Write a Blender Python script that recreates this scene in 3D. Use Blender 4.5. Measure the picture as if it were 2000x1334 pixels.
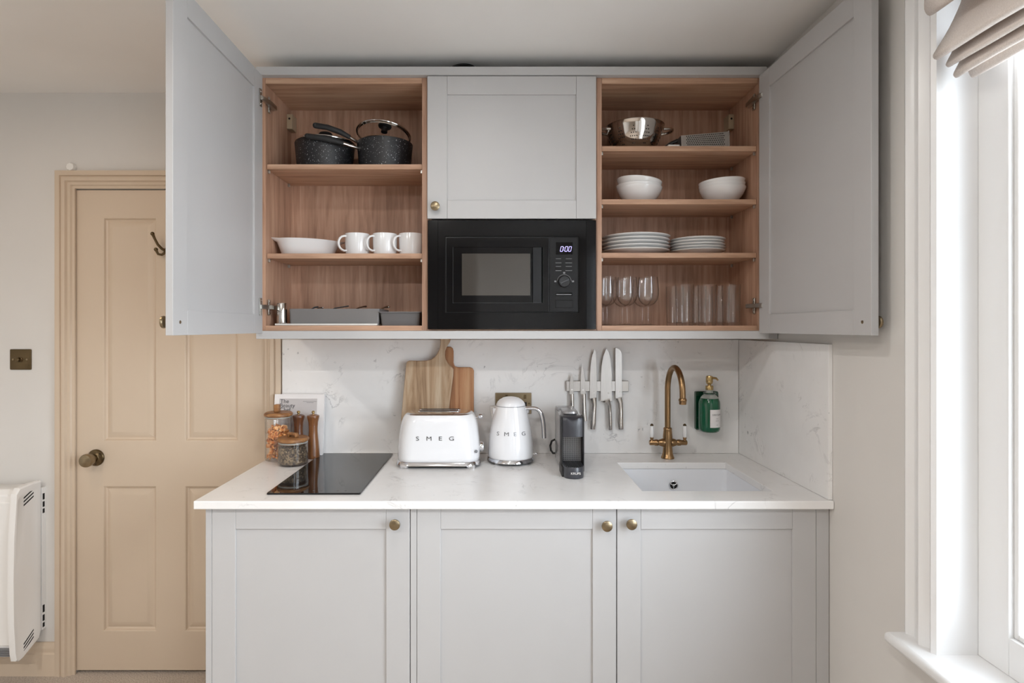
import bpy, bmesh, math, random
from mathutils import Vector, Matrix

random.seed(7)
S = bpy.context.scene
COL = S.collection
for o in list(bpy.data.objects):
    bpy.data.objects.remove(o, do_unlink=True)

# ------------------------------------------------------------------ camera, sky, light, exposure
F_PX, DIST, EH = 1131.0, 2.365, 1.423          # focal length in px (2000 wide), distance to splashback, eye height
VPX, VPY = 971.0, 639.0
cam_d = bpy.data.cameras.new('camera')
cam = bpy.data.objects.new('camera', cam_d)
COL.objects.link(cam)
cam.location = (0, -DIST, EH)
cam.rotation_euler = (math.pi / 2, 0, 0)
cam_d.sensor_fit = 'HORIZONTAL'
cam_d.sensor_width = 36
cam_d.lens = F_PX / 2000 * 36
cam_d.shift_x = (1000 - VPX) / 2000
cam_d.shift_y = -(667 - VPY) / 2000
cam_d.clip_start = 0.02
S.camera = cam

world = bpy.data.worlds.new('overcast_sky')
S.world = world
world.use_nodes = True
bg = world.node_tree.nodes['Background']
bg.inputs[0].default_value = (0.83, 0.915, 1.0, 1)
bg.inputs[1].default_value = 26.0

S.view_settings.view_transform = 'Standard'
S.view_settings.look = 'None'
S.view_settings.gamma = 1
S.view_settings.use_curve_mapping = False
S.view_settings.exposure = -1.16
try:
    S.cycles.use_denoising = True
    S.cycles.max_bounces = 10
    S.cycles.diffuse_bounces = 6
    S.cycles.glossy_bounces = 5
    S.cycles.transparent_max_bounces = 24
    S.cycles.caustics_reflective = False
    S.cycles.caustics_refractive = False
except Exception:
    pass

# window openings in the right-hand wall: (y0, y1, z0, z1)
WIN = [(-2.30, -1.071, 0.69, 2.26), (-4.30, -3.05, 0.69, 2.26)]  # second window is unseen, added to give fill light
for k, (a, b, c, d) in enumerate(WIN):          # sky portals in the window openings
    ld = bpy.data.lights.new('window_portal', 'AREA')
    ld.shape = 'RECTANGLE'
    ld.size = b - a
    ld.size_y = d - c
    lo = bpy.data.objects.new('window_portal', ld)
    COL.objects.link(lo)
    lo.location = (1.16, (a + b) / 2, (c + d) / 2)
    lo.rotation_euler = (math.pi / 2, 0, math.pi / 2)
    ld.cycles.is_portal = True

LAMP_COL = (1.0, 0.74, 0.50)
LAMP_W = 7.5
FILL_COL = (1.0, 0.97, 0.935)
FILL_W = 55.0

# ------------------------------------------------------------------ helpers
def P(px, py, Y):
    d = (DIST + Y) / F_PX
    return (px - VPX) * d, EH - (py - VPY) * d

def PX(px, Y): return (px - VPX) * (DIST + Y) / F_PX
def PZ(py, Y): return EH - (py - VPY) * (DIST + Y) / F_PX

ORG = {}

class MB:
    def __init__(s):
        s.v, s.f = [], []
    def add(s, vs, fs):
        n = len(s.v)
        s.v += [Vector(v) for v in vs]
        s.f += [tuple(i + n for i in f) for f in fs]
        return s
    def box(s, x0, x1, y0, y1, z0, z1):
        return s.add([(x0, y0, z0), (x1, y0, z0), (x1, y1, z0), (x0, y1, z0), (x0, y0, z1), (x1, y0, z1), (x1, y1, z1), (x0, y1, z1)],
                     [(0, 3, 2, 1), (4, 5, 6, 7), (0, 1, 5, 4), (1, 2, 6, 5), (2, 3, 7, 6), (3, 0, 4, 7)])
    def prism(s, pts, a0, a1, axis):
        mk = {'y': lambda p, a: (p[0], a, p[1]), 'x': lambda p, a: (a, p[0], p[1]), 'z': lambda p, a: (p[0], p[1], a)}[axis]
        n = len(pts)
        fs = [tuple(range(n)), tuple(range(2 * n - 1, n - 1, -1))]
        fs += [(i, i + n, (i + 1) % n + n, (i + 1) % n) for i in range(n)]
        return s.add([mk(p, a0) for p in pts] + [mk(p, a1) for p in pts], fs)
    def loft(s, rings, cap0=True, cap1=True):
        n = len(rings[0])
        vs = [p for r in rings for p in r]
        fs = []
        for k in range(len(rings) - 1):
            for i in range(n):
                j = (i + 1) % n
                fs.append((k * n + i, k * n + j, (k + 1) * n + j, (k + 1) * n + i))
        if cap0: fs.append(tuple(range(n - 1, -1, -1)))
        if cap1: fs.append(tuple((len(rings) - 1) * n + i for i in range(n)))
        return s.add(vs, fs)
    def lathe(s, prof, c=(0, 0, 0), seg=32, axis='z'):
        def mk(r, h, t):
            a, b = r * math.cos(t), r * math.sin(t)
            if axis == 'z': return (c[0] + a, c[1] + b, c[2] + h)
            if axis == 'y': return (c[0] + a, c[1] + h, c[2] + b)
            return (c[0] + h, c[1] + a, c[2] + b)
        n0 = len(s.v)
        idx = []
        for r, h in prof:
            if r < 1e-7:
                s.v.append(Vector(mk(0, h, 0))); idx.append([len(s.v) - 1])
            else:
                st = len(s.v)
                s.v += [Vector(mk(r, h, 2 * math.pi * i / seg)) for i in range(seg)]
                idx.append(list(range(st, st + seg)))
        flip = axis == 'y'
        for A, B in zip(idx, idx[1:]):
            for i in range(seg):
                j = (i + 1) % seg
                if len(A) == 1 and len(B) == 1: continue
                if len(A) == 1: f = (A[0], B[j], B[i])
                elif len(B) == 1: f = (A[i], A[j], B[0])
                else: f = (A[i], A[j], B[j], B[i])
                s.f.append(f[::-1] if flip else f)
        return s
    def tube(s, pts, r, seg=10, caps=True, flat=1.0):
        pts = [Vector(p) for p in pts]
        rs = r if isinstance(r, (list, tuple)) else [r] * len(pts)
        t0 = (pts[1] - pts[0]).normalized()
        up = Vector((0, 0, 1)) if abs(t0.z) < .9 else Vector((0, 1, 0))
        nrm = (up - t0 * up.dot(t0)).normalized()
        rings = []
        for i, p in enumerate(pts):
            if i == 0: t = t0
            elif i == len(pts) - 1: t = (pts[i] - pts[i - 1]).normalized()
            else: t = ((pts[i + 1] - p).normalized() + (p - pts[i - 1]).normalized()).normalized()
            nrm = (nrm - t * nrm.dot(t)).normalized()
            b = t.cross(nrm)
            rings.append([p + nrm * (rs[i] * math.cos(2 * math.pi * k / seg)) + b * (rs[i] * flat * math.sin(2 * math.pi * k / seg)) for k in range(seg)])
        return s.loft(rings, caps, caps)
    def sphere(s, c, r, seg=16, sc=(1, 1, 1)):
        n = max(4, seg // 2)
        prof = [(math.sin(math.pi * i / n) if 0 < i < n else 0, -math.cos(math.pi * i / n)) for i in range(n + 1)]
        m = MB().lathe(prof, (0, 0, 0), seg)
        return s.add([(c[0] + v.x * r * sc[0], c[1] + v.y * r * sc[1], c[2] + v.z * r * sc[2]) for v in m.v], m.f)
    def torus(s, c, R, r, seg=40, seg2=8, axis='z'):
        m = MB()
        rings = []
        for i in range(seg):
            t = 2 * math.pi * i / seg
            ring = []
            for j in range(seg2):
                u = 2 * math.pi * j / seg2
                a, h = R + r * math.cos(u), r * math.sin(u)
                p = (a * math.cos(t), a * math.sin(t), h)
                if axis == 'y': p = (p[0], p[2], p[1])
                if axis == 'x': p = (p[2], p[0], p[1])
                ring.append((c[0] + p[0], c[1] + p[1], c[2] + p[2]))
            rings.append(ring)
        rings.append(rings[0])
        return s.loft(rings, False, False)
    def xf(s, M):
        s.v = [M @ v for v in s.v]
        return s
    def build(s, name, mat, parent=None, bevel=0, smooth=35, origin=None, seg=2):
        lo = [min(v[i] for v in s.v) for i in range(3)]
        hi = [max(v[i] for v in s.v) for i in range(3)]
        if parent is None:
            org = Vector(origin) if origin else Vector(((lo[0] + hi[0]) / 2, (lo[1] + hi[1]) / 2, lo[2]))
        else:
            org = ORG[parent.name]
        me = bpy.data.meshes.new(name)
        me.from_pydata([tuple(v - org) for v in s.v], [], s.f)
        bm = bmesh.new(); bm.from_mesh(me)
        bmesh.ops.recalc_face_normals(bm, faces=bm.faces)
        bm.to_mesh(me); bm.free()
        if smooth:
            me.polygons.foreach_set('use_smooth', [True] * len(me.polygons))
            me.set_sharp_from_angle(angle=math.radians(smooth))
        me.materials.append(mat)
        o = bpy.data.objects.new(name, me)
        COL.objects.link(o)
        if parent is None: o.location = org
        else: o.parent = parent
        ORG[o.name] = org
        if bevel:
            b = o.modifiers.new('bevel', 'BEVEL')
            b.width = bevel; b.segments = seg; b.limit_method = 'ANGLE'; b.angle_limit = math.radians(40)
            b.harden_normals = False
        return o

def tag(o, label=None, cat=None, group=None, kind=None):
    if label: o['label'] = label
    if cat: o['category'] = cat
    if group: o['group'] = group
    if kind: o['kind'] = kind
    return o

def thing(name, loc, label, cat, group=None):
    o = bpy.data.objects.new(name, None)
    COL.objects.link(o)
    o.location = loc
    o.empty_display_size = .05
    ORG[o.name] = Vector(loc)
    return tag(o, label, cat, group)

def copy_thing(src, loc, label, group=None, rotz=0):
    r = src.copy(); COL.objects.link(r)
    r.location = loc; r.rotation_euler = (0, 0, rotz)
    ORG[r.name] = Vector(loc)
    tag(r, label, None, group)
    for ch in list(src.children):
        c = ch.copy(); COL.objects.link(c); c.parent = r
        for g in ch.children:
            d = g.copy(); COL.objects.link(d); d.parent = c
    return r

def rrect(hx, hy, r, z, cx=0, cy=0, n=6):
    r = min(r, hx - 1e-4, hy - 1e-4)
    out = []
    for qx, qy, a0 in ((1, 1, 0), (-1, 1, 90), (-1, -1, 180), (1, -1, 270)):
        for i in range(n + 1):
            a = math.radians(a0 + 90 * i / n)
            out.append((cx + qx * (hx - r) + r * math.cos(a), cy + qy * (hy - r) + r * math.sin(a), z))
    return out

def rrect2(x0, x1, z0, z1, r, n=5):
    return [(p[0], p[1]) for p in rrect((x1 - x0) / 2, (z1 - z0) / 2, r, 0, (x0 + x1) / 2, (z0 + z1) / 2, n)]

def text_mesh(body, size, thick, sx=1.0):
    c = bpy.data.curves.new('text', 'FONT')
    c.body = body; c.size = size; c.extrude = thick / 2; c.align_x = 'CENTER'
    t = bpy.data.objects.new('text', c)
    COL.objects.link(t)
    dg = bpy.context.evaluated_depsgraph_get()
    me = bpy.data.meshes.new_from_object(t.evaluated_get(dg))
    m = MB()
    m.add([(v.co.x * sx, v.co.y, v.co.z) for v in me.vertices], [tuple(p.vertices) for p in me.polygons])
    bpy.data.objects.remove(t, do_unlink=True)
    bpy.data.meshes.remove(me)
    bpy.data.curves.remove(c)
    return m

def face_front(m, x, y, z):        # text written in xy, turned to face the viewer (-Y)
    return m.xf(Matrix.Translation((x, y, z)) @ Matrix.Rotation(math.pi / 2, 4, 'X'))

# ------------------------------------------------------------------ materials
def lin(c):
    return tuple((x / 255 / 12.92) if x / 255 <= .04045 else ((x / 255 + .055) / 1.055) ** 2.4 for x in c) + (1,)

def pr(name, rgb, rough=.5, metal=0.0, coat=0.0, spec=.5, emis=None, es=0):
    m = bpy.data.materials.new(name); m.use_nodes = True
    b = m.node_tree.nodes['Principled BSDF']
    b.inputs['Base Color'].default_value = lin(rgb)
    b.inputs['Roughness'].default_value = rough
    b.inputs['Metallic'].default_value = metal
    b.inputs['Specular IOR Level'].default_value = spec
    b.inputs['Coat Weight'].default_value = coat
    b.inputs['Coat Roughness'].default_value = .05
    if emis:
        b.inputs['Emission Color'].default_value = lin(emis); b.inputs['Emission Strength'].default_value = es
    return m

def nodes(m):
    nt = m.node_tree
    return nt, nt.nodes, nt.links, nt.nodes['Principled BSDF']

def coords(nt, scale=(1, 1, 1), gen='Object', rot=(0, 0, 0)):
    tc = nt.nodes.new('ShaderNodeTexCoord'); mp = nt.nodes.new('ShaderNodeMapping')
    mp.inputs['Scale'].default_value = scale
    mp.inputs['Rotation'].default_value = rot
    nt.links.new(tc.outputs[gen], mp.inputs[0])
    return mp.outputs[0]

def ramp(nt, stops):
    r = nt.nodes.new('ShaderNodeValToRGB')
    while len(r.color_ramp.elements) < len(stops): r.color_ramp.elements.new(.5)
    for e, (p, c) in zip(r.color_ramp.elements, stops):
        e.position = p; e.color = c if len(c) == 4 else lin(c)
    return r

def noise(nt, vec, scale, detail=4, rough=.55, dist=0):
    n = nt.nodes.new('ShaderNodeTexNoise')
    n.inputs['Scale'].default_value = scale; n.inputs['Detail'].default_value = detail
    n.inputs['Roughness'].default_value = rough; n.inputs['Distortion'].default_value = dist
    if vec: nt.links.new(vec, n.inputs['Vector'])
    return n

def bump(nt, b, src, strength, dist=.001):
    bp = nt.nodes.new('ShaderNodeBump'); bp.inputs['Strength'].default_value = strength
    bp.inputs['Distance'].default_value = dist
    nt.links.new(src, bp.inputs['Height']); nt.links.new(bp.outputs[0], b.inputs['Normal'])

def paint(name, rgb, rough=.5, var=4, bs=.05, spec=.5):
    m = pr(name, rgb, rough, spec=spec); nt, N, L, b = nodes(m)
    v = coords(nt)
    n = noise(nt, v, 2.5, 3)
    r = ramp(nt, [(.3, tuple(max(0, c - var) for c in rgb)), (.7, tuple(min(255, c + var) for c in rgb))])
    L.new(n.outputs['Fac'], r.inputs[0]); L.new(r.outputs[0], b.inputs['Base Color'])
    n2 = noise(nt, v, 260, 2)
    bump(nt, b, n2.outputs['Fac'], bs, .0006)
    return m

def wood(name, stops, axis, rough=.5, scale=1.0, coat=0):
    m = pr(name, stops[1][1], rough, coat=coat); nt, N, L, b = nodes(m)
    sc = {'x': (1.6, 26, 26), 'z': (26, 26, 1.6), 'y': (26, 1.6, 26)}[axis]
    v = coords(nt, tuple(s * scale for s in sc))
    n = noise(nt, v, 2.0, 6, .62, .5)
    r = ramp(nt, stops); L.new(n.outputs['Fac'], r.inputs[0])
    v2 = coords(nt, tuple(s * scale * .22 for s in sc))
    n2 = noise(nt, v2, 2.2, 3, .5, .8)
    r2 = ramp(nt, [(.3, (.80, .785, .77, 1)), (.7, (1.04, 1.04, 1.04, 1))]); L.new(n2.outputs['Fac'], r2.inputs[0])
    mx = N.new('ShaderNodeMixRGB'); mx.blend_type = 'MULTIPLY'; mx.inputs[0].default_value = 1
    L.new(r.outputs[0], mx.inputs[1]); L.new(r2.outputs[0], mx.inputs[2])
    L.new(mx.outputs[0], b.inputs['Base Color'])
    bump(nt, b, n.outputs['Fac'], .08, .0006)
    return m

def quartz(name, rgb):
    m = pr(name, rgb, .22, spec=.5); nt, N, L, b = nodes(m)
    v = coords(nt, gen='Object')
    base = noise(nt, v, 3.2, 5, .6, .4)
    rb = ramp(nt, [(.3, tuple(c - 9 for c in rgb)), (.65, rgb)]); L.new(base.outputs['Fac'], rb.inputs[0])
    vein = noise(nt, v, 5.5, 7, .62, 1.3)
    rv = ramp(nt, [(.478, (0, 0, 0, 1)), (.497, (1, 1, 1, 1)), (.516, (0, 0, 0, 1))]); L.new(vein.outputs['Fac'], rv.inputs[0])
    msk = noise(nt, v, 7.5, 3, .5)
    rm = ramp(nt, [(.52, (0, 0, 0, 1)), (.72, (.5, .5, .5, 1))]); L.new(msk.outputs['Fac'], rm.inputs[0])
    mu = N.new('ShaderNodeMath'); mu.operation = 'MULTIPLY'; L.new(rv.outputs[0], mu.inputs[0]); L.new(rm.outputs[0], mu.inputs[1])
    sp = noise(nt, v, 55, 2, .5); ms2 = noise(nt, v, 6, 2, .5)
    rs = ramp(nt, [(.68, (0, 0, 0, 1)), (.74, (.6, .6, .6, 1))]); L.new(sp.outputs['Fac'], rs.inputs[0])
    rs2 = ramp(nt, [(.55, (0, 0, 0, 1)), (.66, (1, 1, 1, 1))]); L.new(ms2.outputs['Fac'], rs2.inputs[0])
    mu2 = N.new('ShaderNodeMath'); mu2.operation = 'MULTIPLY'; L.new(rs.outputs[0], mu2.inputs[0]); L.new(rs2.outputs[0], mu2.inputs[1])
    ad = N.new('ShaderNodeMath'); ad.operation = 'MAXIMUM'; L.new(mu.outputs[0], ad.inputs[0]); L.new(mu2.outputs[0], ad.inputs[1])
    mx = N.new('ShaderNodeMixRGB'); L.new(ad.outputs[0], mx.inputs[0]); L.new(rb.outputs[0], mx.inputs[1])
    mx.inputs[2].default_value = lin((120, 120, 122)); L.new(mx.outputs[0], b.inputs['Base Color'])
    return m

def thin_glass(name, tint=(1, 1, 1, 1), edge=(.76, .76, .76, 1), ior=1.45, gloss=1.0):
    m = bpy.data.materials.new(name); m.use_nodes = True
    nt = m.node_tree; N, L = nt.nodes, nt.links
    N.remove(N['Principled BSDF'])
    out = N['Material Output']
    tr = N.new('ShaderNodeBsdfTransparent'); gl = N.new('ShaderNodeBsdfGlossy'); gl.inputs['Roughness'].default_value = .015
    lw = N.new('ShaderNodeLayerWeight'); lw.inputs['Blend'].default_value = .35
    r = ramp(nt, [(.35, tint), (.95, edge)]); L.new(lw.outputs['Facing'], r.inputs[0]); L.new(r.outputs[0], tr.inputs['Color'])
    lf = N.new('ShaderNodeLayerWeight'); lf.inputs['Blend'].default_value = .5          # facing is the same on both sides of the sheet
    pw = N.new('ShaderNodeMath'); pw.operation = 'POWER'; pw.inputs[1].default_value = 4.0; L.new(lf.outputs['Facing'], pw.inputs[0])
    mu = N.new('ShaderNodeMath'); mu.operation = 'MULTIPLY_ADD'; mu.inputs[1].default_value = .8 * gloss; mu.inputs[2].default_value = .055; L.new(pw.outputs[0], mu.inputs[0])
    mx = N.new('ShaderNodeMixShader'); L.new(mu.outputs[0], mx.inputs[0]); L.new(tr.outputs[0], mx.inputs[1]); L.new(gl.outputs[0], mx.inputs[2])
    L.new(mx.outputs[0], out.inputs['Surface'])
    return m

def brushed(name, rgb, rough, axis=(2, 2, 120)):
    m = pr(name, rgb, rough, 1.0); nt, N, L, b = nodes(m)
    n = noise(nt, coords(nt, axis), 3, 3)
    r = ramp(nt, [(.3, tuple(int(c * .94) for c in rgb)), (.7, rgb)]); L.new(n.outputs['Fac'], r.inputs[0]); L.new(r.outputs[0], b.inputs['Base Color'])
    return m

M = {}
M['wall'] = paint('wall_paint', (214, 211, 207), .7, 2, .08)
M['ceil'] = paint('ceiling_paint', (236, 234, 231), .8, 2, .06)
M['cream'] = paint('cream_gloss_paint', (205, 187, 166), .38, 2, .03)
M['white_trim'] = paint('white_gloss_paint', (228, 228, 228), .3, 2, .02)
M['cab'] = paint('greige_cabinet_paint', (185, 184, 184), .42, 2, .03)
M['wood_x'] = wood('oak_laminate_horizontal', [(.25, (160, 121, 97)), (.5, (196, 157, 130)), (.75, (215, 181, 154))], 'x', .5)
M['wood_z'] = wood('oak_laminate_vertical', [(.25, (150, 112, 91)), (.5, (186, 147, 123)), (.75, (207, 171, 147))], 'z', .5)
M['quartz'] = quartz('white_quartz', (236, 235, 234))
M['brass'] = brushed('antique_brass', (152, 136, 110), .32)
M['tap_brass'] = brushed('bronzed_brass', (160, 128, 92), .28)
M['brass_dark'] = brushed('dark_antique_brass', (108, 92, 68), .34)
M['letter'] = pr('dark_chrome_letters', (120, 120, 122), .3, .7)
M['gold'] = pr('polished_gold', (192, 166, 116), .22, 1)
M['chrome'] = pr('chrome', (225, 225, 228), .08, 1)
M['steel'] = brushed('brushed_steel', (186, 181, 177), .34, (90, 2, 4))
M['steel_mirror'] = pr('polished_steel', (205, 200, 195), .1, 1)
M['nickel'] = pr('nickel_hinge', (190, 188, 182), .28, 1)
M['white_gloss'] = pr('white_enamel', (231, 231, 233), .12, coat=.6)
M['ceramic'] = pr('white_porcelain', (236, 236, 236), .14, coat=.4)
M['sink'] = pr('white_ceramic_sink', (232, 234, 238), .22)
M['black_glass'] = pr('black_hob_glass', (14, 14, 16), .03, coat=.0, spec=.5)
M['mw_black'] = pr('black_microwave_gloss', (11, 11, 13), .08, spec=.3)
M['mw_panel'] = pr('black_microwave_satin', (18, 18, 20), .28, spec=.35)
M['mw_window'] = pr('microwave_window_glass', (64, 60, 56), .06, spec=.8)
M['mw_highlight_grip'] = pr('painted_highlight_and_grip', (90, 92, 96), .15, .6)
M['print_grey'] = pr('grey_print', (126, 126, 128), .5)
M['black_plastic'] = pr('black_plastic', (22, 22, 24), .42)
M['black_soft'] = pr('black_soft_grip', (26, 26, 28), .6)
M['dark'] = pr('dark_void', (12, 11, 10), .8)
M['display'] = pr('display_digits', (200, 190, 255), .5, emis=(196, 186, 255), es=1.5)
M['glass'] = thin_glass('clear_glass')
M['pane'] = thin_glass('window_pane', edge=(.9, .9, .9, 1))
M['white_plastic'] = pr('white_plastic', (232, 230, 226), .35)
M['heater'] = pr('white_heater_enamel', (234, 232, 229), .3)
M['grey_tray'] = pr('grey_plastic_tray', (118, 115, 114), .55)
M['grey_tin'] = pr('grey_nonstick_tin', (98, 96, 96), .5)
M['bracket'] = pr('beige_plastic', (176, 158, 132), .5)
M['print_dark'] = pr('dark_print', (62, 62, 64), .6)
M['paper'] = pr('white_paper', (232, 230, 230), .6)
M['cover'] = pr('grey_cover_photo', (196, 192, 192), .6)
M['lid_wood'] = wood('acacia_wood', [(.25, (92, 58, 32)), (.5, (150, 104, 62)), (.75, (184, 138, 90))], 'x', .45, 1.4)
M['mill_wood'] = wood('walnut_wood', [(.25, (84, 48, 24)), (.5, (124, 78, 42)), (.75, (150, 100, 58))], 'z', .35, 1.6, .3)
M['mill_dark'] = wood('dark_walnut_wood', [(.25, (52, 26, 14)), (.5, (92, 52, 28)), (.75, (124, 78, 44))], 'z', .35, 1.6, .3)
M['board_pale'] = wood('pale_mango_wood', [(.30, (112, 84, 60)), (.47, (176, 146, 114)), (.70, (208, 188, 162))], 'z', .55, .55)
M['board_red'] = wood('reddish_mango_wood', [(.30, (112, 64, 38)), (.47, (174, 122, 82)), (.70, (202, 160, 120))], 'z', .55, .55)
M['green'] = pr('green_liquid_soap', (0, 86, 56), .12, coat=.5)
M['green_dark'] = pr('dark_green_holder', (6, 58, 36), .12, coat=.6)
M['frost'] = pr('frosted_neck', (176, 182, 178), .3)
M['coffee_grey'] = pr('graphite_plastic', (54, 55, 61), .32, coat=.2)
M['tank'] = pr('smoked_grey_tank', (150, 150, 152), .12)
M['coffee_metal'] = pr('silver_plastic', (168, 168, 170), .25, .7)
M['cable'] = pr('black_cable', (16, 16, 17), .5)
M['pasta'] = pr('orange_dried_slices', (236, 148, 72), .55)
M['lamp_glow'] = pr('lamp_diffuser', (255, 236, 210), .5, emis=(255, 214, 170), es=8)

def carpet():
    m = pr('beige_carpet', (190, 172, 155), .95, spec=.1); nt, N, L, b = nodes(m)
    v = coords(nt)
    n = noise(nt, v, 190, 3, .7)
    r = ramp(nt, [(.3, (166, 152, 138)), (.7, (222, 210, 198))]); L.new(n.outputs['Fac'], r.inputs[0]); L.new(r.outputs[0], b.inputs['Base Color'])
    bump(nt, b, n.outputs['Fac'], .9, .006)
    return m
M['carpet'] = carpet()

def granite():
    m = pr('speckled_nonstick', (30, 30, 33), .42); nt, N, L, b = nodes(m)
    n = noise(nt, coords(nt), 230, 2, .5)
    r = ramp(nt, [(.66, (27, 27, 30)), (.70, (190, 190, 192))]); L.new(n.outputs['Fac'], r.inputs[0]); L.new(r.outputs[0], b.inputs['Base Color'])
    return m
M['granite'] = granite()

def seeds():
    m = pr('mixed_seeds', (110, 95, 80), .7); nt, N, L, b = nodes(m)
    vo = N.new('ShaderNodeTexVoronoi'); vo.inputs['Scale'].default_value = 170
    L.new(coords(nt), vo.inputs['Vector'])
    r = ramp(nt, [(.0, (30, 23, 18)), (.5, (92, 76, 60)), (1, (178, 156, 124))]); L.new(vo.outputs['Color'], r.inputs[0]); L.new(r.outputs[0], b.inputs['Base Color'])
    return m
M['seeds'] = seeds()

def linen():
    m = pr('natural_linen', (228, 219, 213), .9, spec=.15); nt, N, L, b = nodes(m)
    n = noise(nt, coords(nt, (60, 420, 420)), 1.5, 3)
    r = ramp(nt, [(.3, (212, 202, 195)), (.7, (236, 228, 222))]); L.new(n.outputs['Fac'], r.inputs[0]); L.new(r.outputs[0], b.inputs['Base Color'])
    bump(nt, b, n.outputs['Fac'], .25, .0008)
    return m
M['linen'] = linen()

# ------------------------------------------------------------------ the room
CZ = 2.385
XL, XR, YB = -3.0, 1.0, 0.012
YR1, YR2, XS = -4.7, -6.6, -0.23          # unseen L-shape behind the camera, added for its dark reflection
def struct(o): return tag(o, kind='structure')

struct(MB().box(XL - .1, XR + .2, YR2 - .1, YB + .1, -.1, 0).build('floor', M['carpet']))
struct(MB().box(XL - .1, XR + .2, YR2 - .1, YB + .1, CZ, CZ + .1).build('ceiling', M['ceil']))

DX0, DX1, DZ1 = PX(147, YB), PX(517, YB), PZ(371, YB)
m = MB()
m.box(XL - .1, DX0 - .004, YB, YB + .1, 0, CZ)
m.box(DX0 - .004, DX1 + .004, YB, YB + .1, DZ1 + .004, CZ)
m.box(DX1 + .004, XR + .2, YB, YB + .1, 0, CZ)
m.box(DX0 - .004, DX1 + .004, YB + .06, YB + .1, 0, DZ1 + .004)
struct(m.build('wall_back', M['wall'], smooth=0))

m = MB()
ys = [YR2 - .1]
HOLES = [(a - .012, b + .012, c - .03, d + .012) for a, b, c, d in WIN]
(h2a, h2b, hc, hd), (h1a, h1b) = HOLES[1], HOLES[0][:2]
for ya, yb, hole in ((YR2 - .1, h2a, 0), (h2a, h2b, 1), (h2b, h1a, 0), (h1a, h1b, 1), (h1b, YB, 0)):
    if hole:
        m.box(XR, XR + .2, ya, yb, 0, hc); m.box(XR, XR + .2, ya, yb, hd, CZ)
    else:
        m.box(XR, XR + .2, ya, yb, 0, CZ)
struct(m.build('wall_right', M['wall'], smooth=0))
struct(MB().box(XL - .1, XL, YR2 - .1, YB, 0, CZ).build('wall_left', M['wall'], smooth=0))
m = MB()
m.box(XS, XR, YR1 - .1, YR1, 0, CZ); m.box(XS, XS + .1, YR2, YR1 - .1, 0, CZ); m.box(XL, XS, YR2 - .1, YR2, 0, CZ)
struct(m.build('wall_rear', M['wall'], smooth=0))

struct(MB().box(1.6, 60, -40, 40, -3.6, -3.5).build('added_ground', pr('added_ground_grey', (185, 185, 183), .9), smooth=0))  # unseen ground, added to cut the light coming up through the windows

# skirting board to the left of the door
prof = [(YB, 0), (-.006, 0), (-.006, .088), (-.001, .094), (-.001, .1), (-.004, .108), (-.001, .122), (.006, .1325), (YB, .1325)]
struct(MB().prism(prof, XL, PX(113, YB), 'x').build('baseboard_back', M['cream']))

# door frame (architrave)
xo, xr, zo = PX(113, YB), PX(551, YB), PZ(335, YB)
AW = DX0 - xo
prof = [(0, 0), (0, .018), (.28, .021), (.31, .015), (.36, .015), (.40, .022), (.60, .024), (.66, .015), (.80, .014), (.86, .008), (1.0, .008), (1.0, 0)]
prof = [(u * AW, v) for u, v in prof]
rings = []
for k in range(4):
    r = []
    for u, v in prof:
        x = xo + u * 1.05 if k < 2 else xr - u * .955
        r.append((x, YB - v, 0 if k in (0, 3) else zo - u))
    rings.append(r)
struct(MB().loft(rings).build('trim_1', M['cream'], smooth=25))

# panelled door
yf, yb = YB + .004, YB + .042
xs = [DX0, PX(200, YB), PX(304, YB), PX(360, YB), PX(464, YB), DX1]
zs = [.0127, PZ(1234, YB), PZ(950, YB), PZ(862, YB), PZ(425, YB), DZ1]
m = MB()
for i in range(5):
    for j in range(5):
        if i in (1, 3) and j in (1, 3): continue
        m.box(xs[i], xs[i + 1], yf, yb, zs[j], zs[j + 1])
# merge into one slab without inner seams
door = m.build('door_1', M['cream'], smooth=0)
bm = bmesh.new(); bm.from_mesh(door.data)
bmesh.ops.remove_doubles(bm, verts=bm.verts, dist=1e-5)
seen = {}
for f in bm.faces: seen.setdefault(tuple(sorted(v.index for v in f.verts)), []).append(f)
bmesh.ops.delete(bm, geom=[f for fs in seen.values() if len(fs) > 1 for f in fs], context='FACES')
bm.to_mesh(door.data); bm.free()
struct(door)
for i in (1, 3):
    for j in (1, 3):
        rings = []
        for ins, dp in ((0, 0), (.003, .0015), (.007, .009), (.013, .012), (.034, .0025), (.039, .002), (.04, .002)):
            a, b, c, d = xs[i] + ins, xs[i + 1] - ins, zs[j] + ins, zs[j + 1] - ins
            rings.append([(a, yf + dp, c), (b, yf + dp, c), (b, yf + dp, d), (a, yf + dp, d)])
        MB().loft(rings, False, True).build('panel', M['cream'], door, smooth=20)
# door knob
kx, kz = PX(187, YB), PZ(894, YB)
m = MB().lathe([(0, -.001), (.034, -.001), (.034, -.005), (.031, -.009), (.020, -.011), (.016, -.014), (.0, -.014)], (kx, yf, kz), 32, 'y')
rose = m.build('rose', M['brass_dark'], door)
for a in (40, 160, 280):
    MB().lathe([(0, -.0085), (.0035, -.0085), (.0035, -.010), (0, -.0105)], (kx + .025 * math.cos(math.radians(a)), yf, kz + .025 * math.sin(math.radians(a))), 10, 'y').build('screw', M['dark'], rose)
m = MB().lathe([(.011, -.012), (.011, -.026), (.014, -.030), (.023, -.036), (.0255, -.044), (.0255, -.054), (.0265, -.058), (.0265, -.062), (.024, -.068), (.012, -.0725), (0, -.073)], (kx, yf, kz), 36, 'y')
tag(m.build('door_knob', M['brass'], door), 'round antique brass door knob')
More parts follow.
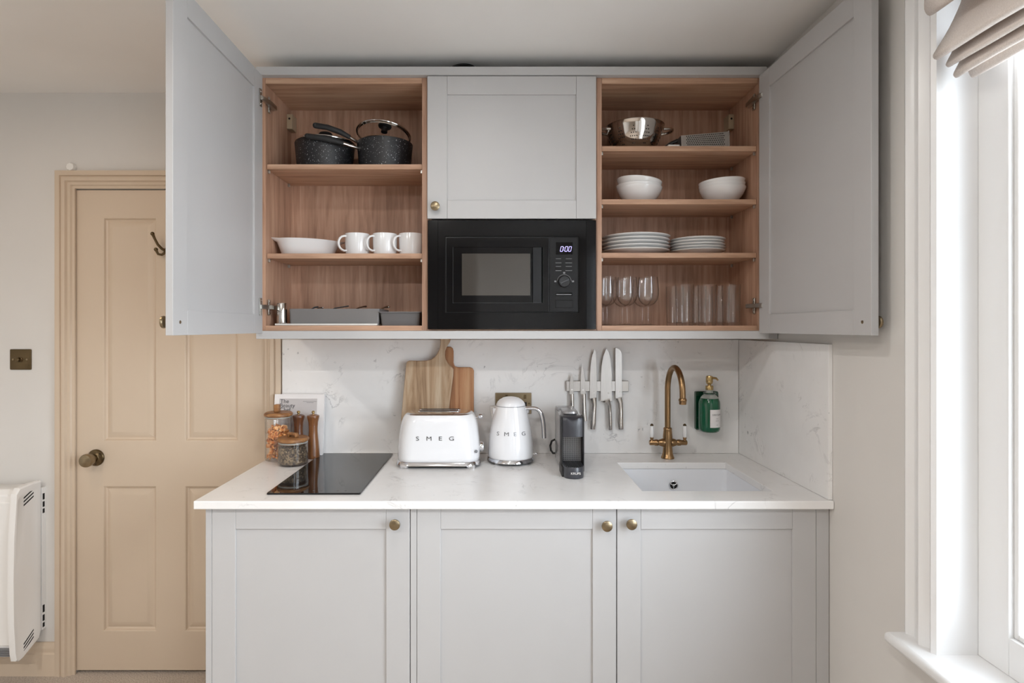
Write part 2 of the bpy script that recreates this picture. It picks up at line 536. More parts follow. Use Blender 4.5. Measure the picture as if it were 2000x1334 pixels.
# coat hook
hx, hz = PX(325, YB), PZ(490, YB)
m = MB().lathe([(0, -.001), (.013, -.001), (.013, -.004), (.009, -.010), (.006, -.014), (0, -.014)], (hx, yf, hz), 20, 'y')
hook = m.build('coat_hook', M['brass_dark'], door)
tag(hook, 'dark brass double coat hook')
pts = [(hx, yf - .008, hz), (hx - .008, yf - .022, hz + .006), (hx - .018, yf - .034, hz + .022), (hx - .026, yf - .042, hz + .045), (hx - .030, yf - .047, hz + .06)]
MB().tube(pts, [.006, .0055, .005, .005, .006], 10).sphere((hx - .031, yf - .048, hz + .063), .008, 12).build('upper_prong', M['brass_dark'], hook)
pts = [(hx, yf - .008, hz - .006), (hx - .010, yf - .020, hz - .018), (hx - .020, yf - .028, hz - .016), (hx - .025, yf - .032, hz - .002)]
MB().tube(pts, [.006, .005, .005, .0055], 10).sphere((hx - .026, yf - .033, hz + .002), .008, 12).build('lower_prong', M['brass_dark'], hook)

# round white stop on the frame
cx, cz = PX(142, YB), PZ(327.5, YB)
m = MB().lathe([(0, 0), (.018, 0), (.018, -.012), (.015, -.017), (0, -.018)], (cx, YB, cz), 8, 'y')
tag(m.build('wall_button', M['white_plastic'], origin=(cx, YB, cz)), 'small round white plastic button on wall above the door frame', 'button')

# brass dimmer switch
Ys = YB
t = thing('light_switch', (PX(41.5, YB), YB, PZ(722, YB)), 'square antique brass dimmer light switch on wall left of the door', 'light switch')
x0, x1, z0, z1 = PX(21, YB), PX(62, YB), PZ(722, YB), PZ(682, YB)
m = MB().loft([[(a, YB, c) for a, c in rrect2(x0, x1, z0, z1, .004)], [(a, YB - .004, c) for a, c in rrect2(x0, x1, z0, z1, .004)], [(a, YB - .006, c) for a, c in rrect2(x0 + .003, x1 - .003, z0 + .003, z1 - .003, .003)]])
m.build('plate', M['brass_dark'], t)
cx, cz = (x0 + x1) / 2, (z0 + z1) / 2
k = MB().lathe([(.011, -.006), (.011, -.009), (.0085, -.010), (.0085, -.022), (.007, -.024), (0, -.0245)], (cx, YB, cz), 20, 'y').build('dimmer_knob', M['brass_dark'], t)
for s in (-1, 1):
    MB().lathe([(.004, -.006), (.004, -.008), (0, -.0085)], (cx + s * .0285, YB, cz), 10, 'y').build('screw', M['brass'], t)

# electric convector heater
HX = PX(81, -.012)
t = thing('convector_heater', (-2.2, -.06, .127), 'white wall-mounted electric convector heater beside the door', 'heater')
xa = -2.62
m = MB().prism([(-.004, .15), (-.004, .775), (-.03, .79), (-.105, .79), (-.122, .77), (-.122, .17), (-.10, .15)], xa + .02, HX - .02, 'x')
m.build('body', M['heater'], t, bevel=.004)
pn = MB().prism([(-.120, .19), (-.128, .19), (-.128, .745), (-.120, .745)], xa + .03, HX - .026, 'x').build('front_panel', M['heater'], t, bevel=.003)
capp = [(-.012, .80), (-.062, .802), (-.118, .798), (-.134, .78), (-.146, .62), (-.150, .45), (-.148, .28), (-.140, .165), (-.134, .135), (-.120, .127), (-.105, .129), (-.022, .165), (-.012, .19)]
cy = sum(p[0] for p in capp) / len(capp); cz = sum(p[1] for p in capp) / len(capp)
for s, xe in ((1, HX - .022), (-1, xa)):
    def ring(x, k, dz=0): return [(x, cy + (p[0] - cy) * k, cz + (p[1] - cz) * (1 - (1 - k) * .35)) for p in capp]
    x1 = xe + .022
    if s > 0: rings = [ring(xe, 1), ring(x1 - .005, 1), ring(x1, .96), ring(x1, .80), ring(x1 - .002, .76)]
    else: rings = [ring(x1, 1), ring(xe + .005, 1), ring(xe, .96), ring(xe, .80), ring(xe + .002, .76)]
    cap = MB().loft(rings).build('end_cap', M['heater'], t, smooth=30)
    if s > 0:
        for zc, sl in ((.762, 1), (.19, 1)):
            for q in range(3):
                zz = zc - q * .014
                ya, yb2 = -.098, -.050
                pts = [(ya, zz - .006), (ya, zz - .0118), (yb2, zz + .0115 + (.010 if zc < .5 else 0)), (yb2, zz + .0165 + (.010 if zc < .5 else 0))]
                MB().prism([pts[0], pts[1], pts[2], pts[3]], x1 - .004, x1 - .0012, 'x').build('vent_slot', M['dark'], cap, smooth=0)
m = MB()
for q in range(7):
    m.box(xa + .05, HX - .03, -.112, -.108, .150 - q * .0005 + 0, .151)
gr = MB()
for q in range(5):
    gr.box(xa + .03, HX - .026, -.128 + q * .004, -.122 + q * .004, .176 - q * .009, .181 - q * .009)
gr.build('grille', M['print_grey'], t)
br = MB().box(HX - .012, HX, -.008, YB, .19, .77).build('wall_bracket', M['heater'], t, bevel=.001)
for z0, z1 in ((.72, .745), (.69, .712), (.665, .683), (.26, .29), (.225, .25), (.20, .218)):
    MB().box(HX - .002, HX + .0006, -.006, .004, z0, z1).build('slot', M['dark'], br, smooth=0)

# ------------------------------------------------------------------ window
def window(idx, a, b, c, d):
    fr = MB()
    xf0, xf1, sw = 1.074, 1.12, .078
    fr.box(xf0, xf1, a, a + sw, c, d); fr.box(xf0, xf1, b - sw, b, c, d)
    fr.box(xf0, xf1, a + sw, b - sw, c, c + .08); fr.box(xf0, xf1, a + sw, b - sw, d - .08, d)
    w = struct(fr.build('window_%d' % idx, M['white_trim'], bevel=.002, origin=(1.07, (a + b) / 2, c)))
    bd = MB()
    e = .012
    bd.box(1.084, 1.112, a + sw, a + sw + e, c + .08, d - .08); bd.box(1.084, 1.112, b - sw - e, b - sw, c + .08, d - .08)
    bd.box(1.084, 1.112, a + sw + e, b - sw - e, c + .08, c + .08 + e); bd.box(1.084, 1.112, a + sw + e, b - sw - e, d - .08 - e, d - .08)
    bd.build('glazing_bead', M['white_trim'], w, bevel=.003)
    MB().box(1.096, 1.100, a + sw + .004, b - sw - .004, c + .084, d - .084).build('pane', M['pane'], w, smooth=0)
    ln = MB()
    ln.box(1.0, 1.13, b, b + .012, c, d); ln.box(1.0, 1.13, a - .012, a, c, d); ln.box(1.0, 1.13, a, b, d, d + .012)
    ln.build('reveal_lining', M['white_trim'], w, smooth=0)
    MB().box(.932, 1.13, a - .108, b + .108, c - .026, c).build('window_sill', M['white_trim'], w, bevel=.011, seg=4)
    prof = [(0, 0), (0, .018), (.010, .023), (.016, .017), (.024, .012), (.038, .014), (.046, .024), (.058, .027), (.068, .020), (.078, .012), (.084, .020), (.092, .024), (.102, .018), (.102, 0)]
    rings = []
    for k in range(4):
        r = []
        for u, v in prof:
            y = b + .102 - u if k < 2 else a - .102 + u
            r.append((1.0 - v, y, c if k in (0, 3) else min(d + .115 - u * .9, CZ - .005)))
        rings.append(r)
    MB().loft(rings).build('casing', M['white_trim'], w, smooth=30)
    return w
for i, (a, b, c, d) in enumerate(WIN): window(i + 1, a, b, c, d)

# roman blind in the near window
poly = [(.985, 2.33), (.955, 2.27), (.928, 2.17), (.920, 2.115), (.924, 2.096), (.934, 2.093), (.955, 2.108), (.985, 2.135), (1.002, 2.14),
        (1.0, 2.12), (.975, 2.065), (.948, 2.02), (.941, 2.007), (.945, 2.001), (.955, 2.004), (.975, 2.03), (.990, 2.042),
        (.984, 2.02), (.970, 1.992), (.969, 1.986), (.976, 1.985), (.992, 2.005), (1.004, 2.016),
        (.999, 1.996), (.988, 1.974), (.988, 1.968), (.995, 1.967), (1.010, 1.986), (1.020, 1.996),
        (1.021, 1.982), (1.026, 1.970), (1.033, 1.971), (1.037, 2.0), (1.040, 2.10)]
def smooth_poly(pts, n=3):
    out = []
    for i in range(len(pts) - 1):
        p0, p1, p2, p3 = pts[max(i - 1, 0)], pts[i], pts[i + 1], pts[min(i + 2, len(pts) - 1)]
        for k in range(n):
            t = k / n
            out.append(tuple(.5 * (2 * p1[j] + (p2[j] - p0[j]) * t + (2 * p0[j] - 5 * p1[j] + 4 * p2[j] - p3[j]) * t * t + (3 * p1[j] - p0[j] - 3 * p2[j] + p3[j]) * t ** 3) for j in range(2)))
    return out + [pts[-1]]
pp = smooth_poly(poly)
m = MB()
NY = 24
ya, yb = WIN[0][1] - .045, WIN[0][0] + .03
vs, fs = [], []
for i in range(NY + 1):
    y = ya + (yb - ya) * i / NY
    for j, (x, z) in enumerate(pp):
        w = .0035 * math.sin(y * 11 + j * .05) + .002 * math.sin(y * 23 + 1 + j * .12)
        vs.append((x + w * .6, y, z + w))
n = len(pp)
for i in range(NY):
    for j in range(n - 1):
        fs.append((i * n + j, i * n + j + 1, (i + 1) * n + j + 1, (i + 1) * n + j))
m.add(vs, fs)
blind = m.build('roman_blind', M['linen'], smooth=80)
sd = blind.modifiers.new('thickness', 'SOLIDIFY'); sd.thickness = .004; sd.offset = 0
tag(blind, 'folded natural linen roman blind drawn up at top of the window', 'blind')

# downlight by the door; the rest are unseen fill lamps added for brightness
def downlight(x, y, label, power, color):
    t = thing('ceiling_or_fill_light', (x, y, CZ - .012), label, 'ceiling light', 'recessed ceiling downlights')
    MB().torus((x, y, CZ - .004), .042, .006, 32, 8).build('bezel', M['white_plastic'], t)
    MB().lathe([(0, CZ - .004), (.036, CZ - .004), (.036, CZ - .001), (0, CZ - .001)], (x, y, 0), 24).build('diffuser', M['lamp_glow'], t)
    ld = bpy.data.lights.new('ceiling_or_fill_lamp', 'AREA'); ld.shape = 'DISK'; ld.size = .07
    ld.color = color; ld.energy = power
    lo = bpy.data.objects.new('ceiling_or_fill_lamp', ld); COL.objects.link(lo); lo.parent = t
    lo.location = (0, 0, .004)
downlight(-1.62, -1.0, 'recessed ceiling downlight nearest the cream panelled door', LAMP_W, LAMP_COL)
downlight(-1.8, -2.75, 'added unseen fill light at the left side behind the camera', FILL_W * .9, FILL_COL)
downlight(-.1, -1.3, 'added unseen fill light in front of the kitchen units', FILL_W * .2, FILL_COL)
downlight(-.5, -2.75, 'added unseen fill light at the middle behind the camera', FILL_W * .8, FILL_COL)

# ------------------------------------------------------------------ cabinets
def frame(org, ex, ey):
    ex, ey = Vector(ex).normalized(), Vector(ey).normalized()
    Mx = Matrix.Identity(4)
    for i in range(3):
        Mx[i][0], Mx[i][1], Mx[i][2], Mx[i][3] = ex[i], ey[i], (0, 0, 1)[i], org[i]
    return Mx

KNOB = [(.0065, 0), (.0065, -.008), (.0055, -.013), (.008, -.016), (.0145, -.019), (.0162, -.022), (.0158, -.0255), (.012, -.0275), (0, -.0285)]
def shaker(parent, Mx, w, h, knob=None, t=.019, sw=.07, rw=.065, screw=False):
    d = MB().box(sw - .004, w - sw + .004, .006, t - .006, rw - .004, h - rw + .004).xf(Mx).build('door', M['cab'], parent, smooth=0)
    for a in (0, w - sw):
        MB().box(a, a + sw, 0, t, 0, h).xf(Mx).build('stile', M['cab'], d, bevel=.0011)
    for a in (0, h - rw):
        MB().box(sw + .0004, w - sw - .0004, 0, t, a, a + rw).xf(Mx).build('rail', M['cab'], d, bevel=.0009)
    if knob:
        k = MB().lathe(KNOB, (knob[0], 0, knob[1]), 28, 'y').xf(Mx).build('knob', M['brass'], d)
        tag(k, 'round antique brass knob')
        if screw:
            MB().lathe([(.0045, t), (.0045, t + .0008), (.002, t + .0012), (0, t + .0004)], (knob[0], 0, knob[1]), 14, 'y').xf(Mx).build('screw', M['brass'], d)
    return d

YF, YD = -.307, -.327
ZB0, ZB1, ZT0, ZT1 = EH - .0127, EH + .0055, EH + .8655, EH + .886
UX = [-.841, -.2493, .3541, .9447]
PT = .018
YBACK = -.052
labels = ['open wall cabinet holding pans and mugs, left of the microwave', 'closed wall cabinet with the microwave built into its lower half', 'open wall cabinet holding plates and glasses, right of the microwave']
CAB = []
for i in range(3):
    a, b = UX[i], UX[i + 1]
    t = thing('wall_cabinet', ((a + b) / 2, -.15, ZB0), labels[i], 'cabinet', 'kitchen wall cabinets')
    CAB.append(t)
    for x0, x1 in ((a, a + PT), (b - PT, b)):
        MB().box(x0 + .0003, x1 - .0003, YF, -.002, ZB0, ZT1).build('side_panel', M['wood_z'], t, bevel=.0006)
    MB().box(a + PT, b - PT, YF, -.002, ZB0, ZB1).build('bottom_panel', M['wood_x'], t, bevel=.0006)
    MB().box(a + PT, b - PT, YF, -.002, ZT0, ZT1).build('top_panel', M['wood_x'], t, bevel=.0006)
    MB().box(a + PT, b - PT, YBACK, YBACK + .008, ZB1, ZT0).build('back_panel', M['wood_z'], t, smooth=0)

YS = -.297
def shelf(t, a, b, ztop):
    s = MB().box(a + PT + .001, b - PT - .001, YS, YBACK - .001, ztop - .018, ztop).build('shelf', M['wood_x'], t, bevel=.0006)
    for x, sg in ((a + PT, 1), (b - PT, -1)):
        for y in (YS + .012, YBACK - .035):
            MB().box(min(x, x + sg * .008), max(x, x + sg * .008), y - .003, y + .003, ztop - .030, ztop - .018).build('shelf_peg', M['nickel'], s, bevel=.001)
    return ztop
ZS = lambda py: PZ(py, YS)
ZL = [shelf(CAB[0], UX[0], UX[1], ZS(y)) for y in (320.9, 495)]
ZR = [shelf(CAB[2], UX[2], UX[3], ZS(y)) for y in (285.2, 389.2, 493.7)]

# hanging brackets in the upper back corners
for t, x, sg in ((CAB[0], UX[0] + PT, 1), (CAB[2], UX[3] - PT, -1)):
    z = EH + .775
    m = MB().box(min(x, x + sg * .022), max(x, x + sg * .022), YBACK - .05, YBACK, z, z + .058)
    o = m.build('hanging_bracket', M['bracket'], t, bevel=.002)
    MB().lathe([(.004, 0), (.004, -.001), (0, -.001)], (x + sg * .011, YBACK - .050, z + .04), 10, 'y').build('screw_hole', M['dark'], o)
MB().tube([(UX[3] - PT - .004, -.285, EH + .828), (UX[3] - PT - .004, -.245, EH + .828)], .004, 8).build('door_catch', M['nickel'], CAB[2])

# doors: two standing open, one closed
DW, DZ0, DH = .58, EH - .021, .904
hl, hr = Vector((-.8245, -.330, DZ0)), Vector((.9205, -.330, DZ0))
el, nl = Vector((.010, -.58, 0)).normalized(), Vector((.58, .010, 0)).normalized()
er, nr = Vector((.020, -.58, 0)).normalized(), Vector((-.58, -.020, 0)).normalized()
dl = shaker(CAB[0], frame(hl - nl * .019, el, nl), DW, DH, (DW - .034, .034), screw=True)
dr = shaker(CAB[2], frame(hr - nr * .019, er, nr), DW, DH, (DW - .034, .034), screw=True)
cx0, cx1 = PX(834.5, YD), PX(1164.5, YD)
dz0, dz1 = PZ(427, YD), PZ(148.5, YD)
dc = shaker(CAB[1], frame(Vector((cx0, YD, dz0)), (1, 0, 0), (0, 1, 0)), cx1 - cx0, dz1 - dz0, (.030, .040))

def hinge(cab, sg, xin, z):        # sg +1: hinge on a left-hand side panel
    X = lambda d: xin + sg * d
    def bx(m, a, b, y0, y1, z0, z1): m.box(min(X(a), X(b)), max(X(a), X(b)), y0, y1, z0, z1)
    m = MB(); bx(m, -.0005, .003, -.362, -.344, z - .03, z + .03)
    h = m.build('hinge', M['nickel'], cab, bevel=.0008)
    m = MB(); m.prism([(X(.002), -.358), (X(.010), -.350), (X(.016), -.318), (X(.020), -.30), (X(.020), -.25), (X(.004), -.25), (X(.004), -.30), (X(.002), -.33)], z - .0075, z + .0075, 'z')
    m.build('hinge_arm', M['nickel'], h, bevel=.001)
    m = MB(); bx(m, .002, .006, -.292, -.276, z - .028, z + .028); bx(m, .002, .008, -.30, -.24, z - .006, z + .006)
    m.build('mounting_plate', M['nickel'], h, bevel=.001)
    for dz in (-.021, .021):
        mm = MB().lathe([(.0036, 0), (.0036, .0015), (0, .002)], (0, 0, 0), 10, 'x')
        for dx, yy in ((.003, -.353), (.006, -.284)):
            MB().add([(X(dx + v.x), yy + v.y, z + dz + v.z) for v in mm.v], mm.f).build('screw', M['steel_mirror'], h)
for y in (200, 600):
    hinge(CAB[0], 1, UX[0] + PT, PZ(y, -.31))
for y in (194, 597):
    hinge(CAB[2], -1, UX[3] - PT, PZ(y, -.31))

# cornice, light pelmet, filler
m = MB().box(-.848, .948, -.330, -.311, ZT1 + .0005, EH + .916).box(-.848, .948, -.311, -.002, ZT1 + .0005, ZT1 + .012)
tag(m.build('cornice_board', M['cab'], bevel=.001), 'long grey cornice board along the top of the wall cabinets', 'cornice')
m = MB().box(-.847, .9545, -.331, -.309, EH - .0415, ZB0 - .0005)
tag(m.build('pelmet_board', M['cab'], bevel=.001), 'long grey pelmet board along the underside of the wall cabinets', 'pelmet')
m = MB().box(.9555, .998, -.305, -.285, EH - .0415, EH + .916)
tag(m.build('filler_strip', M['cab'], bevel=.001), 'narrow grey filler strip between the wall cabinets and right wall', 'filler strip')

# loop of cable on top of the cabinets
m = MB(); pts = []
cxx, cyy = PX(905, -.27), -.27
for i in range(75):
    a = i / 24 * 2 * math.pi
    R = .042 + .004 * math.sin(a * .37)
    pts.append((cxx + R * math.cos(a), cyy + .02 * math.sin(a) * .5 + i * .0002, EH + .933 + .022 * math.sin(a)))
m.tube(pts, .0042, 8)
tag(m.build('cable_coil', M['cable']), 'small loop of black cable lying on top of the wall cabinets', 'cable')

# ------------------------------------------------------------------ microwave
YM = -.331
t = thing('microwave', (PX(1000, YM), -.18, PZ(643, YM)), 'black built-in microwave oven with digital clock under the closed cabinet door', 'microwave')
def rct(x0, x1, y0, y1, Y=YM): return PX(x0, Y), PX(x1, Y), PZ(y1, Y), PZ(y0, Y)
X0, X1, Z0, Z1 = rct(835, 1164.5, 430, 643)
i0, i1, j0, j1 = rct(869, 1131, 461.5, 611)
# trim frame with an opening
def frame_prism(m, O, I, y0, y1):
    (a, b, c, d), (e, f, g, h) = O, I
    m.box(a, b, y0, y1, h, d); m.box(a, b, y0, y1, c, g); m.box(a, e, y0, y1, g, h); m.box(f, b, y0, y1, g, h)
l1, r1 = PX(855.5, YM), PX(1145, YM)
m = MB(); frame_prism(m, (l1, r1, Z0, Z1), (i0, i1, j0, j1), YM, YM + .02)
m.build('trim_frame', M['mw_black'], t, smooth=0)
for a, b in ((X0, l1 - .0006), (r1 + .0006, X1)):
    MB().prism([(a, YM + .02), (a, YM + .002), (a + .002, YM), (b, YM - .0005), (b, YM + .02)] if a < 0 else [(a, YM + .02), (a, YM - .0005), (b - .002, YM), (b, YM + .002), (b, YM + .02)], Z0, Z1, 'z').build('side_strip', M['mw_black'], t, smooth=0)
m = MB(); frame_prism(m, (i0 + .0002, i1 - .0002, j0 + .0002, j1 - .0002), (i0 + .003, i1 - .003, j0 + .003, j1 - .003), YM + .004, YM + .02)
m.build('recess_gap', M['dark'], t, smooth=0)
MB().box(X0 + .02, X1 - .02, YM + .02, -.06, Z0 + .006, Z1 - .006).build('oven_body', M['black_plastic'], t, smooth=0)
ii0, ii1, jj0, jj1 = i0 + .0035, i1 - .0035, j0 + .0035, j1 - .0035
xc = PX(1073, YM)
d0, d1, e0, e1 = rct(884.5, 1060, 482.5, 591.5)
w0, w1, v0, v1 = rct(902, 1036, 495, 577)
yd = YM + .0015
m = MB(); frame_prism(m, (ii0, xc - .0008, jj0, jj1), (d0, d1, e0, e1), yd, yd + .016)
dm = m.build('oven_door', M['mw_black'], t, smooth=0)
m = MB(); frame_prism(m, (d0 + .0008, PX(1039.5, YM), e0 + .0008, e1 - .0008), (w0, w1, v0, v1), yd + .002, yd + .016)
m.build('door_glass', M['mw_black'], dm, smooth=0)
MB().box(w0, w1, yd + .003, yd + .016, v0, v1).build('window', M['mw_window'], dm, smooth=0)
m = MB().prism([(PX(1040, YM), yd + .016), (PX(1040, YM), yd + .008), (PX(1041, YM), yd + .001), (d1 - .004, yd + .003), (d1 - .001, yd + .010), (d1 - .001, yd + .016)], e0 + .0008, e1 - .0008, 'z')
m.build('grip', M['mw_panel'], dm, smooth=0)
m = MB()
m.box(ii0, xc - .002, yd - .0003, yd, jj1 - .0008, jj1); m.box(ii0, ii0 + .0008, yd - .0003, yd, jj0, jj1); m.box(xc - .0018, xc - .001, yd - .0003, yd, jj0, jj1)
m.box(d0, d0 + .0008, yd - .0003, yd, e0, e1); m.box(d0, d1, yd - .0003, yd, e0 - .0006, e0)
m.build('painted_edge_highlight', M['mw_highlight_grip'], dm, smooth=0)  # pale strips paint a highlight along the door edges
cp = MB().box(xc + .0006, ii1, yd, yd + .016, jj0, jj1).build('control_panel', M['mw_panel'], t, bevel=.001)
a, b, c, d = rct(1086, 1118.5, 473, 497)
MB().box(a, b, yd - .0006, yd + .004, c, d).build('display', M['mw_black'], cp, smooth=0)
a, b, c, d = rct(1093.5, 1116.5, 481.5, 491)
# seven-segment clock reading 0:00
def digit(m, x, z, w, h, th, sl=.18):
    segs = [((0, h), (w, h)), ((0, 0), (w, 0)), ((0, 0), (0, h / 2)), ((0, h / 2), (0, h)), ((w, 0), (w, h / 2)), ((w, h / 2), (w, h))]
    for (u0, v0_), (u1, v1_) in segs:
        du, dv = (th / 2, 0) if v0_ == v1_ else (0, th / 2)
        g = .0003
        if v0_ == v1_: q = [(u0 + g, v0_ - th / 2), (u1 - g, v0_ - th / 2), (u1 - g, v0_ + th / 2), (u0 + g, v0_ + th / 2)]
        else: q = [(u0 - th / 2, v0_ + g), (u0 + th / 2, v0_ + g), (u0 + th / 2, v1_ - g), (u0 - th / 2, v1_ - g)]
        m.prism([(x + u + sl * v, z + v) for u, v in q], yd - .0009, yd - .0006, 'y')
m = MB(); H = d - c; W = .0082
digit(m, a + .0012, c, W, H, .0019); digit(m, a + .0170, c, W, H, .0019); digit(m, a + .0300, c, W, H, .0019)
for q in (.3, .7): m.box(a + .0128 + .18 * H * q - .0011, a + .0128 + .18 * H * q + .0011, yd - .0009, yd - .0006, c + H * q - .0011, c + H * q + .0011)
m.build('clock_digits', M['display'], cp, smooth=0)
for px0, px1 in ((1084.5, 1097), (1104, 1118)):
    for py0, py1 in ((509, 514), (524, 529)):
        a, b, c, d = rct(px0, px1, py0, py1)
        k = MB().box(a, b, yd - .0008, yd + .002, c, d).build('button', M['mw_panel'], cp, bevel=.0005)
        MB().box(a + .001, b - .001, yd - .0011, yd - .0009, c, c + .0016).build('button_mark', M['print_grey'], cp, smooth=0)
        MB().box(a + .002, b - .002, yd - .0003, yd, d + .006, d + .0074).build('button_print', M['print_grey'], cp, smooth=0)
kx, kz = P(1102, 550, YM)
dial = MB().lathe([(.0205, 0), (.0205, -.006), (.0195, -.012), (.018, -.0135), (0, -.0135)], (kx, yd, kz), 36, 'y').build('dial', M['black_plastic'], cp)
mm = MB().box(-.017, .017, -.0165, -.013, -.0035, .0035).xf(Matrix.Translation((kx, yd, kz)) @ Matrix.Rotation(math.radians(-25), 4, 'Y'))
mm.build('dial_grip', M['mw_highlight_grip'], cp, bevel=.001)
m = MB()
for i in range(15):
    a0 = math.radians(5 + i * 170 / 15); a1 = math.radians(5 + (i + 1) * 170 / 15)
    m.prism([(kx + r * math.cos(a), kz + r * math.sin(a)) for r, a in ((.0245, a0), (.0245, a1), (.0255, a1), (.0255, a0))], yd - .0003, yd, 'y')
for dx, dz in ((0, .031), (-.031, .001), (.031, .001)): m.box(kx + dx - .0035, kx + dx + .0035, yd - .0003, yd, kz + dz - .003, kz + dz + .003)
m.build('dial_marks', M['print_grey'], cp, smooth=0)
a, b, c, d = rct(1085, 1118, 571.5, 577.5)
s = MB().box(a, b, yd - .0006, yd + .001, c, d).build('start_key', M['mw_black'], cp, bevel=.0004)
MB().box(a + .003, b - .003, yd - .0009, yd - .0006, c + .003, c + .0055).build('key_mark', M['print_grey'], cp, smooth=0)
a, b, c, d = rct(1084, 1120, 585.5, 602)
o = MB().box(a, b, yd - .0004, yd + .001, c, d).build('release_surround', M['dark'], cp, smooth=0)
MB().box(a + .002, b - .002, yd - .0025, yd - .0004, c + .002, d - .002).build('release_button', M['mw_panel'], cp, bevel=.0008)

# ------------------------------------------------------------------ base cabinets, worktop, splashback
YDB = -.625
CT, CTH = EH - .5155, .0245
zt, zb = CT - CTH - .003, .14
base_lab = ['left base cabinet, under the hob', 'middle base cabinet, under the kettle', 'right base cabinet, under the sink']
bx = [(PX(413.8, YDB), PX(800.2, YDB)), (PX(814.4, YDB), PX(1203.6, YDB)), (PX(1205.4, YDB), PX(1594, YDB))]
bk = [(PX(773.5, YDB), PZ(1020, YDB)), (PX(1183, YDB), PZ(1023, YDB)), (PX(1230.5, YDB), PZ(1019.5, YDB))]
for (a, b), (kx, kz), lb in zip(bx, bk, base_lab):
    t = thing('base_cabinet', ((a + b) / 2, -.3, 0), 'grey shaker ' + lb, 'cabinet', 'kitchen base cabinets')
    top = CT - CTH - .001 if 'sink' not in lb else CT - .26
    m = MB().box(a, b, YDB + .022, -.004, zb, top)
    if 'sink' in lb:
        m.box(a, PX(1230, YDB), YDB + .022, -.004, top, CT - CTH - .001)
    m.build('carcass', M['cab'], t, smooth=0)
    MB().box(a, b, YDB + .06, YDB + .078, 0, zb).build('plinth', M['cab'], t, smooth=0)
    shaker(t, frame(Vector((a, YDB, zb)), (1, 0, 0), (0, 1, 0)), b - a, zt - zb, (kx - a, kz - zb), sw=.071, rw=.064)
def flat(name, a, b, lb, y0=YDB, y1=-.004):
    tag(MB().box(a, b, y0, y1, 0, CT - CTH - .001).build(name, M['cab'], bevel=.001), lb, 'panel')
flat('end_panel', PX(401.5, YDB), PX(413.2, YDB), 'grey end panel closing the left side of the base cabinets')
flat('filler_strip', PX(801.6, YDB), PX(813.6, YDB), 'narrow grey upright filler between the left and middle base cabinets', YDB + .001, YDB + .02)
flat('filler_strip', PX(1594.8, YDB), .998, 'narrow grey upright filler between the right base cabinet and wall', YDB + .001, YDB + .02)

CX0, CX1 = -.9, .9985
SX0, SX1, SY0, SY1 = .458, .868, -.542, -.161
bm = bmesh.new()
gx, gy = [CX0, SX0, SX1, CX1], [-.65, SY0, SY1, .010]
V = {}
for k, z in enumerate((CT - CTH, CT)):
    for i, x in enumerate(gx):
        for j, y in enumerate(gy): V[i, j, k] = bm.verts.new((x, y, z))
for i in range(3):
    for j in range(3):
        if i == 1 and j == 1:
            for (p, q) in (((1, 1), (2, 1)), ((2, 1), (2, 2)), ((2, 2), (1, 2)), ((1, 2), (1, 1))):
                bm.faces.new([V[p + (0,)], V[q + (0,)], V[q + (1,)], V[p + (1,)]])
            continue
        for k in (0, 1): bm.faces.new([V[i, j, k], V[i + 1, j, k], V[i + 1, j + 1, k], V[i, j + 1, k]])
for i in range(3):
    for j in (0, 3): bm.faces.new([V[i, j, 0], V[i + 1, j, 0], V[i + 1, j, 1], V[i, j, 1]])
    for i2 in (0, 3): bm.faces.new([V[i2, i, 0], V[i2, i + 1, 0], V[i2, i + 1, 1], V[i2, i, 1]])
bmesh.ops.recalc_face_normals(bm, faces=bm.faces)
me = bpy.data.meshes.new('worktop'); bm.to_mesh(me); bm.free(); me.materials.append(M['quartz'])
wt = bpy.data.objects.new('worktop', me); COL.objects.link(wt)
b = wt.modifiers.new('bevel', 'BEVEL'); b.width = .0025; b.segments = 3; b.limit_method = 'ANGLE'
tag(wt, 'white veined quartz worktop along the base cabinets', 'worktop')
m = MB().box(PX(551, 0), .9865, 0, YB - .0005, CT + .0005, EH - .051)
tag(m.build('splashback', M['quartz'], bevel=.001), 'white veined quartz splashback on the wall behind the worktop', 'splashback')
m = MB().box(.987, .9992, -.640, 0, CT + .0005, EH - .051)
tag(m.build('splashback', M['quartz'], bevel=.001), 'short quartz side splashback on the right wall by the sink', 'splashback')

# sink
t = thing('sink', ((SX0 + SX1) / 2, (SY0 + SY1) / 2, CT - .235), 'white ceramic undermount sink with chrome overflow', 'sink')
hx, hy, scx, scy = (SX1 - SX0) / 2, (SY1 - SY0) / 2, (SX0 + SX1) / 2, (SY0 + SY1) / 2
z0 = CT - CTH - .0006
rings = [rrect(hx + .02, hy + .02, .03, z0 - .18, scx, scy), rrect(hx + .02, hy + .02, .03, z0, scx, scy), rrect(hx + .003, hy + .003, .016, z0, scx, scy), rrect(hx + .003, hy + .003, .016, z0 - .004, scx, scy),
         rrect(hx - .004, hy - .004, .02, z0 - .165, scx, scy), rrect(hx - .03, hy - .03, .02, z0 - .182, scx, scy), rrect(.03, .03, .03, z0 - .186, scx, scy)]
MB().loft(rings, False, True).build('bowl', M['sink'], t, smooth=50)
ox, oz = P(1315.5, 948, SY1 - .002)
oy = SY1 - .001
ov = MB().torus((ox, oy, oz), .0155, .0028, 28, 8, 'y').build('overflow', M['chrome'], t)
MB().lathe([(0, .001), (.015, .001), (.015, -.001), (0, -.001)], (ox, oy, oz), 24, 'y').build('overflow_hole', M['dark'], ov)
m = MB()
for a in (90, 210, 330):
    a = math.radians(a)
    m.tube([(ox, oy - .001, oz), (ox + .0155 * math.cos(a), oy - .001, oz - .0155 * math.sin(a))], .0022, 8)
m.sphere((ox, oy - .001, oz), .005, 10, (1, .5, 1))
m.build('overflow_spokes', M['chrome'], ov)
